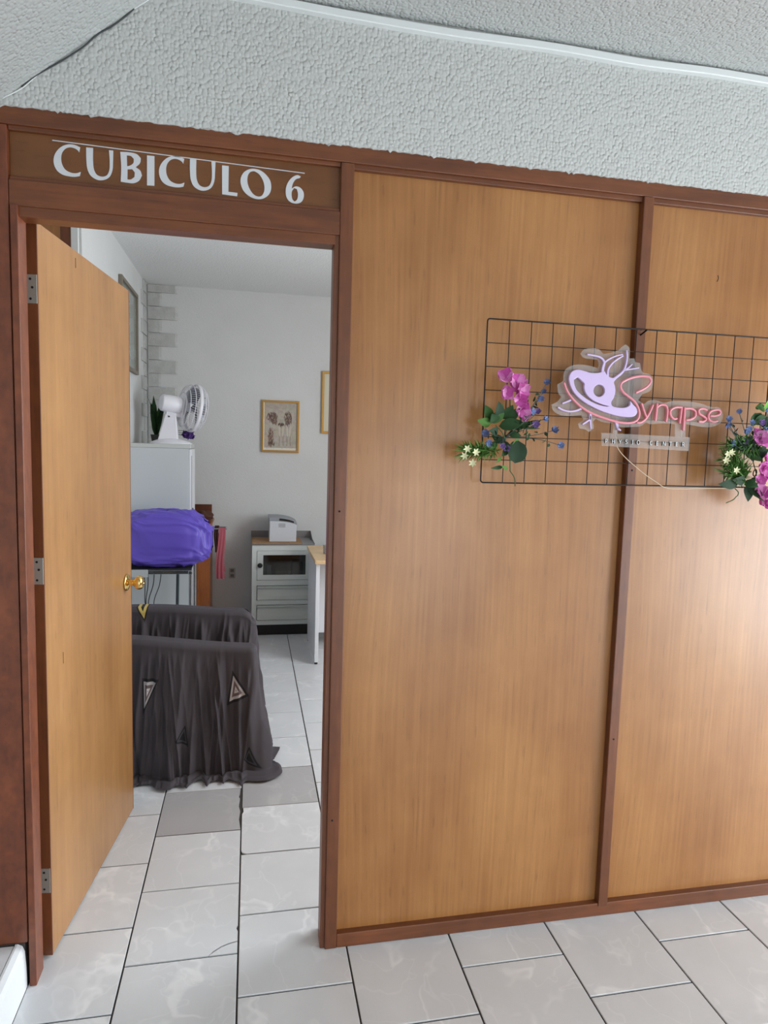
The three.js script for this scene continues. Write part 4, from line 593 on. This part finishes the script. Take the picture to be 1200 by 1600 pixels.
// ---------------------------------------------------------------- enamel drawer cabinet
M.enamelDrawer = std({ color: srgb(200, 206, 200), roughness: 0.4, side: THREE.DoubleSide });
{
  const X0 = -0.018, X1 = 0.47, ZF = -3.42, ZB = -3.83;
  const t = thing('drawer_cabinet', 'pale enamel cabinet with a glass door and two drawers on a black plinth', 'cabinet', [0, 0, 0]);
  part(t, 'plinth', slab(X0 + 0.012, X1 - 0.01, 0.0, 0.086, ZB, ZF - 0.006, 0.002), M.black);
  const shell = [slab(X0, 0.0198, 0.086, 0.735, ZB, ZF), slab(0.4522, X1, 0.086, 0.735, ZB, ZF), slab(0.0198, 0.4522, 0.69, 0.735, ZB, ZF), slab(0.0198, 0.4522, 0.086, 0.122, ZB, ZF), slab(0.0198, 0.4522, 0.25, 0.287, ZB, ZF), slab(0.0198, 0.4522, 0.408, 0.4518, ZB, ZF), slab(0.0198, 0.4522, 0.122, 0.69, ZB, ZB + 0.01)];
  part(t, 'body', join(shell), M.enamel);
  const d = part(t, 'door', join([slab(0.022, 0.45, 0.655, 0.688, ZF - 0.012, ZF + 0.004, 0.002), slab(0.022, 0.45, 0.454, 0.494, ZF - 0.012, ZF + 0.004, 0.002), slab(0.022, 0.070, 0.49, 0.66, ZF - 0.012, ZF + 0.004, 0.002), slab(0.408, 0.45, 0.49, 0.66, ZF - 0.012, ZF + 0.004, 0.002)]), M.enamel);
  part(d, 'glass', slab(0.068, 0.41, 0.49, 0.658, ZF - 0.006, ZF - 0.003), M.smokedGlass); part(d, 'knob', new THREE.LatheGeometry([[0, 0], [0.009, 0], [0.009, 0.008], [0.018, 0.012], [0.02, 0.02], [0.016, 0.026], [0, 0.028]].map(([r, y]) => new THREE.Vector2(r, y)), 20).rotateX(Math.PI / 2), M.black, [0.045, 0.575, ZF + 0.004]);
  for (const [y0, y1] of [[0.291, 0.403], [0.126, 0.245]]) {
    const s = new THREE.Shape([[-0.012, y0], [0.004, y0], [0.002, y0 + 0.03], [-0.011, y1 - 0.03], [0.002, y1 - 0.014], [0.009, y1 - 0.008], [0.009, y1], [-0.012, y1]].map(([a, b]) => new THREE.Vector2(a, b)));
    const q = new THREE.ExtrudeGeometry(s, { depth: 0.422, bevelEnabled: false }); q.applyMatrix4(new THREE.Matrix4().makeBasis(V(0, 0, 1), V(0, 1, 0), V(-1, 0, 0))); q.translate(0.447, 0, ZF); part(t, 'drawer', metric(q), M.enamelDrawer);
  }
  // glimpsed behind the glass
  const inside = (n, l, c, g, m, p) => solo(n, l, c, g, m, p);
  inside('white_jug', 'small white jug behind the cabinet glass', 'jug', new THREE.LatheGeometry([[0, 0], [0.03, 0], [0.024, 0.05], [0.03, 0.10], [0.027, 0.10], [0.02, 0.05], [0, 0.01]].map(([r, y]) => new THREE.Vector2(r, y)), 20), M.white, [0.115, 0.4545, -3.55]);
  inside('stacked_booklets', 'pale stack of booklets behind the cabinet glass', 'booklets', new RoundedBoxGeometry(0.10, 0.06, 0.14, 1, 0.004), std({ color: srgb(206, 196, 180), roughness: 0.8 }), [0.22, 0.4845, -3.56]);
  inside('dark_box', 'dark green box behind the cabinet glass', 'box', new RoundedBoxGeometry(0.09, 0.13, 0.10, 2, 0.006), std({ color: srgb(64, 76, 72), roughness: 0.6 }), [0.35, 0.5195, -3.58]);
}
{
  const t = thing('metal_tray', 'dull metal tray with raised back rim on the enamel cabinet', 'tray', [0, 0, 0]), m = std({ color: srgb(142, 142, 144), roughness: 0.4, metalness: 0.6 });
  part(t, 'base', slab(-0.028, 0.48, 0.7355, 0.742, -3.82, -3.41, 0.002), m); part(t, 'back_rim', slab(-0.028, 0.48, 0.742, 0.80, -3.824, -3.818), m);
  for (const x of [-0.028, 0.476]) { const g = plate([[0, 0], [0.4, 0], [0.4, 0.006], [0.18, 0.014], [0.02, 0.058], [0, 0.058]].map(([a, b]) => new THREE.Vector2(a, b)), [], 0.004); g.rotateY(-Math.PI / 2); part(t, 'side_rim', g, m, [x + 0.004, 0.742, -3.82]); }
}
solo('cardboard_sheet', 'flat brown cardboard sheet under the printer', 'cardboard', new RoundedBoxGeometry(0.40, 0.008, 0.34, 1, 0.001), std({ color: srgb(160, 124, 88), roughness: 0.9 }), [0.18, 0.7462, -3.60]);
{
  const t = thing('printer', 'light grey compact printer on the enamel cabinet', 'printer', [0.118, 0.7550, -3.76]);
  const m = std({ color: srgb(200, 203, 208), roughness: 0.45 });
  const s = new THREE.Shape(); s.moveTo(0.004, 0); s.lineTo(0.212, 0); s.lineTo(0.214, 0.132); s.quadraticCurveTo(0.15, 0.162, 0.006, 0.160); s.closePath();
  part(t, 'body', new THREE.ExtrudeGeometry(s, { depth: 0.26, bevelEnabled: true, bevelSize: 0.004, bevelThickness: 0.004, bevelSegments: 2 }), m);
  const l = new THREE.Shape(); l.moveTo(0.0, 0.166); l.quadraticCurveTo(0.15, 0.167, 0.217, 0.137); l.lineTo(0.218, 0.15); l.quadraticCurveTo(0.17, 0.182, 0.075, 0.190); l.lineTo(-0.002, 0.190); l.closePath();
  part(t, 'lid', new THREE.ExtrudeGeometry(l, { depth: 0.256, bevelEnabled: true, bevelSize: 0.003, bevelThickness: 0.003, bevelSegments: 1 }), std({ color: srgb(146, 150, 156), roughness: 0.45 }));
  const k = new THREE.Shape(); k.moveTo(0.078, 0.170); k.quadraticCurveTo(0.15, 0.166, 0.196, 0.150); k.lineTo(0.196, 0.162); k.quadraticCurveTo(0.15, 0.182, 0.08, 0.187); k.closePath();
  part(t, 'paper_slot', new THREE.ExtrudeGeometry(k, { depth: 0.004, bevelEnabled: false }).translate(0, 0, 0.2588), M.black);
  for (let q = 0; q < 4; q++) part(t, 'vent_slot', new THREE.BoxGeometry(0.055, 0.0025, 0.001), M.darkGrey, [0.10, 0.118 + q * 0.008, 0.2642]);
}
// ---------------------------------------------------------------- desk
{
  const t = thing('desk', 'white sided office desk with a pale maple top at the right', 'desk', [0, 0, 0]);
  part(t, 'side_panel', slab(0.417, 0.443, 0.016, 0.7245, -3.26, -2.655, 0.002), M.white); part(t, 'side_panel', slab(1.56, 1.585, 0.016, 0.7245, -3.26, -2.655, 0.002), M.white);
  part(t, 'desk_top', slab(0.405, 1.60, 0.7248, 0.752, -3.30, -2.615, 0.003, true), std({ map: withRepeat(woodTex(256, 256, [214, 178, 132], [232, 200, 154], 51, 24, 0.08), 0.6, 0.6), roughness: 0.4 }));
  part(t, 'modesty_panel', slab(0.443, 1.56, 0.11, 0.7245, -3.09, -3.072, 0.002), M.white);
  for (const z of [-3.24, -2.675]) part(t, 'foot', new THREE.CylinderGeometry(0.011, 0.012, 0.016, 14), M.black, [0.43, 0.008, z]);
  for (const z of [-3.24, -2.675]) part(t, 'foot', new THREE.CylinderGeometry(0.011, 0.012, 0.016, 14), M.black, [1.572, 0.008, z]);
  const c = thing('pen_cup', 'small steel mesh pen cup on the desk corner', 'pen cup', [0.525, 0.7525, -2.9]);
  const g = []; for (let k = 0; k < 20; k++) { const a = k / 20 * 6.283; g.push(rod(V(0.032 * Math.cos(a), 0, 0.032 * Math.sin(a)), V(0.034 * Math.cos(a + 0.5), 0.062, 0.034 * Math.sin(a + 0.5)), 0.0014, 4), rod(V(0.032 * Math.cos(a), 0, 0.032 * Math.sin(a)), V(0.034 * Math.cos(a - 0.5), 0.062, 0.034 * Math.sin(a - 0.5)), 0.0014, 4)); }
  part(c, 'mesh_wall', join(g), M.hinge); part(c, 'rim', new THREE.TorusGeometry(0.034, 0.0022, 6, 28).rotateX(Math.PI / 2), M.hinge, [0, 0.062, 0]); part(c, 'base', new THREE.CylinderGeometry(0.033, 0.033, 0.002, 24), M.hinge, [0, 0.001, 0]);
}
// ---------------------------------------------------------------- armchair under a printed cover
{
  const t = thing('armchair', 'armchair under a charcoal cloth cover printed with triangles', 'armchair', [0, 0, 0]);
  const tw = 2.4, th = 0.8;                                 // print: metres of cloth on the texture
  const print = canvasTex(2048, 683, (c, w, h) => {
    const k = w / tw, r = rng(2); c.fillStyle = '#453f43'; c.fillRect(0, 0, w, h);
    for (let i = 0; i < 5000; i++) { c.fillStyle = `rgba(${52 + r() * 26},${48 + r() * 24},${52 + r() * 26},0.22)`; c.fillRect(r() * w, r() * h, 2 + r() * 3, 8 + r() * 26); }
    const tri = (p, cols) => cols.forEach((col, q) => { const mx = (p[0][0] + p[1][0] + p[2][0]) / 3, my = (p[0][1] + p[1][1] + p[2][1]) / 3, s = 1 - q * 0.26; c.fillStyle = col; c.beginPath(); p.forEach(([x, y]) => c.lineTo((mx + (x - mx) * s + 1.1) * k, h - (my + (y - my) * s) * k)); c.closePath(); c.fill(); });
    const pale = ['#1c1a1c', '#b9b4b4', '#6a5a5a', '#cdc8c8', '#4a4448'], ink = ['#0f0e10', '#3c3a3e', '#0f0e10'], gold = ['#201c14', '#c9b160', '#c9b160', '#17150f'];
    tri([[-0.51, 0.472], [-0.438, 0.462], [-0.508, 0.30]], pale); tri([[-0.112, 0.49], [-0.035, 0.37], [-0.135, 0.325]], pale); tri([[-0.32, 0.25], [-0.306, 0.15], [-0.362, 0.186]], ink); tri([[-0.033, 0.135], [-0.015, 0.03], [-0.055, 0.075]], ink);
    tri([[-0.86, 0.40], [-0.78, 0.36], [-0.85, 0.24]], pale); tri([[-0.70, 0.2], [-0.64, 0.13], [-0.72, 0.08]], ink);
    tri([[-0.665 + 1.2, 0.655], [-0.575 + 1.2, 0.665], [-0.60 + 1.2, 0.545]], gold); tri([[-0.35 + 1.2, 0.4], [-0.28 + 1.2, 0.36], [-0.36 + 1.2, 0.28]], pale);
  });
  const cloth = phy({ map: print, roughness: 0.82, sheen: 0.6, sheenRoughness: 0.45, sheenColor: srgb(170, 156, 186), side: THREE.DoubleSide });
  // cloth draped over a rounded bar of plan x0..x1, z0..z1: rings from the crown down to the hem, folds deepening downwards
  function drape(x0, x1, z0, z1, topY, hem, flare, seed, amp, uOff, pool, R = 0.03, nf = 110) {
    const fr = rng(seed * 31 + 7), folds = Array.from({ length: nf }, () => [fr(), 0.0035 + fr() * 0.008, (0.3 + fr() * fr()) * (fr() > 0.25 ? 1 : -0.8), fr() * fr() * 0.7, (fr() - 0.42) * 0.07, 0.7 + fr() * 0.6]);
    const rad = 0.035, per = [], N = 760, cx = (x0 + x1) / 2, cz = (z0 + z1) / 2, hw = (x1 - x0) / 2 - rad, hd = (z1 - z0) / 2 - rad, lens = [2 * hw, Math.PI / 2 * rad, 2 * hd, Math.PI / 2 * rad, 2 * hw, Math.PI / 2 * rad, 2 * hd, Math.PI / 2 * rad], total = lens.reduce((a, b) => a + b);
    for (let i = 0; i <= N; i++) {
      let s = i / N * total, k = 0; while (k < 7 && s > lens[k]) { s -= lens[k]; k++; }
      const f = s / lens[k]; let x, z, nx, nz; const arc = (ax, az, a0) => { const a = a0 - f * Math.PI / 2; nx = Math.cos(a); nz = Math.sin(a); x = ax + rad * nx; z = az + rad * nz; };
      if (k === 0) { x = -hw + 2 * hw * f; z = hd + rad; nx = 0; nz = 1; } else if (k === 1) arc(hw, hd, Math.PI / 2); else if (k === 2) { x = hw + rad; z = hd - 2 * hd * f; nx = 1; nz = 0; } else if (k === 3) arc(hw, -hd, 0);
      else if (k === 4) { x = hw - 2 * hw * f; z = -hd - rad; nx = 0; nz = -1; } else if (k === 5) arc(-hw, -hd, -Math.PI / 2); else if (k === 6) { x = -hw - rad; z = -hd + 2 * hd * f; nx = -1; nz = 0; } else arc(-hw, hd, Math.PI);
      per.push([cx + x, cz + z, nx, nz]);
    }
    const NV = 64, ridgeN = (a) => { const q = 1 - Math.abs(2 * a - 1); return q * q; };
    return grid(N, NV, (u, v) => {
      const [px, pz, nx, nz] = per[Math.round(u * N)]; let inset = 0, y, down;
      const tY = topY(px);
      if (v < 0.10) { const f = v / 0.10; inset = 0.034 * (1 - f) + R * f; y = tY; down = 0; }
      else if (v < 0.24) { const a = (v - 0.10) / 0.14 * Math.PI / 2; inset = R - R * Math.sin(a); y = tY - R * (1 - Math.cos(a)); down = 0.02 * (v - 0.1) / 0.14; }
      else { const f = (v - 0.24) / 0.76; down = f; y = mix(tY - R, hem, Math.min(1, f * (pool ? 1.10 : 1))); }
      const lean = 0.10 * (u - 0.15) * down, s1 = u + lean;
      const f1 = ridgeN(fbm(s1, 0.5 + down * 0.10, 26, 1, 1, seed)), f2 = ridgeN(fbm(s1 + 0.03 * down, 0.3 + down * 0.3, 58, 2, 2, seed + 5)), f3 = fbm(u, 0.2, 11, 1, 2, seed + 11) - 0.5;
      let crease = 0; for (const [s0, w, a, v0, ln, ex] of folds) { let d = u - s0 - ln * (down - v0); d -= Math.round(d); const ww = w * (1 + 1.2 * down), q = 1 - Math.abs(d) / ww; if (q > 0) crease += a * Math.pow(q, 1.4) * smooth(v0 - 0.02, v0 + 0.12, down + 0.02) * (0.35 + 0.65 * Math.pow(down, ex)); }
      let out = amp * 0.032 * crease + amp * (0.008 * (f2 - 0.3) * smooth(0.0, 0.12, down) + (0.050 * (f1 - 0.3) + 0.03 * f3) * Math.pow(down, 0.8)) + flare * Math.pow(down, 1.4);
      if (pool && down > 0.9) { const q = (down - 0.9) / 0.1; out += q * (0.045 + 0.04 * f1 + 0.03 * f3); y = hem + 0.012 * Math.sin(q * 9 + u * 60) * (1 - q) + 0.016 * (1 - q) + 0.006 * f2; }
      if (y < 0.004) y = 0.004;
      const fx = px + nx * (out - inset), fz = pz + nz * (out - inset);
      return [fx, y, fz, (px - nx * inset + 1.1 + uOff) / tw, (y + 0.02 * 0) / th];
    }, true);
  }
  function crown(x0, x1, z0, z1, topY, uOff) { return grid(24, 4, (u, v) => { const x = mix(x0 + 0.032, x1 - 0.032, u), z = mix(z1 - 0.031, z0 + 0.031, v); return [x, topY(x) + 0.0, z, (x + 1.1 + uOff) / tw, topY(x) / th]; }); }
  const near = (x) => 0.655 - 0.065 * smooth(-0.75, 0.05, x), far = (x) => 0.625 - 0.035 * smooth(-0.6, 0.0, x) - 0.06 * Math.pow(smooth(-0.09, 0.01, x), 2);
  const parts = [drape(-1.02, 0.0, -1.30, -1.185, near, 0.008, 0.045, 4, 1, 0, true, 0.026, 130), crown(-1.02, 0.0, -1.30, -1.185, near, 0), drape(-1.02, 0.005, -1.99, -1.875, far, 0.02, 0.02, 9, 0.9, 1.2, false, 0.03, 170), crown(-1.02, 0.005, -1.99, -1.875, far, 1.2), drape(-1.2, -0.9, -1.98, -1.18, () => 0.72, 0.02, 0.02, 15, 0.5, 1.2, false), grid(20, 10, (u, v) => [mix(-1.0, 0.0, u), 0.345 + 0.02 * Math.sin(u * 3) - (u > 0.92 ? (u - 0.92) * 4.6 : 0), mix(-1.26, -1.90, v), (u + 0.1 + 1.2) / tw, 0.1])];
  part(t, 'slipcover', join(parts), cloth, [0, 0, 0], [0, 0, 0], 'charcoal stretch cloth with pale, black and gold triangle print');
  part(t, 'frame', slab(-1.0, -0.10, 0.1, 0.32, -1.86, -1.32, 0.02), M.darkGrey);
}
scene.traverse((o) => { if (o.isMesh) { o.castShadow = true; o.receiveShadow = true; } });
renderer.render(scene, camera);
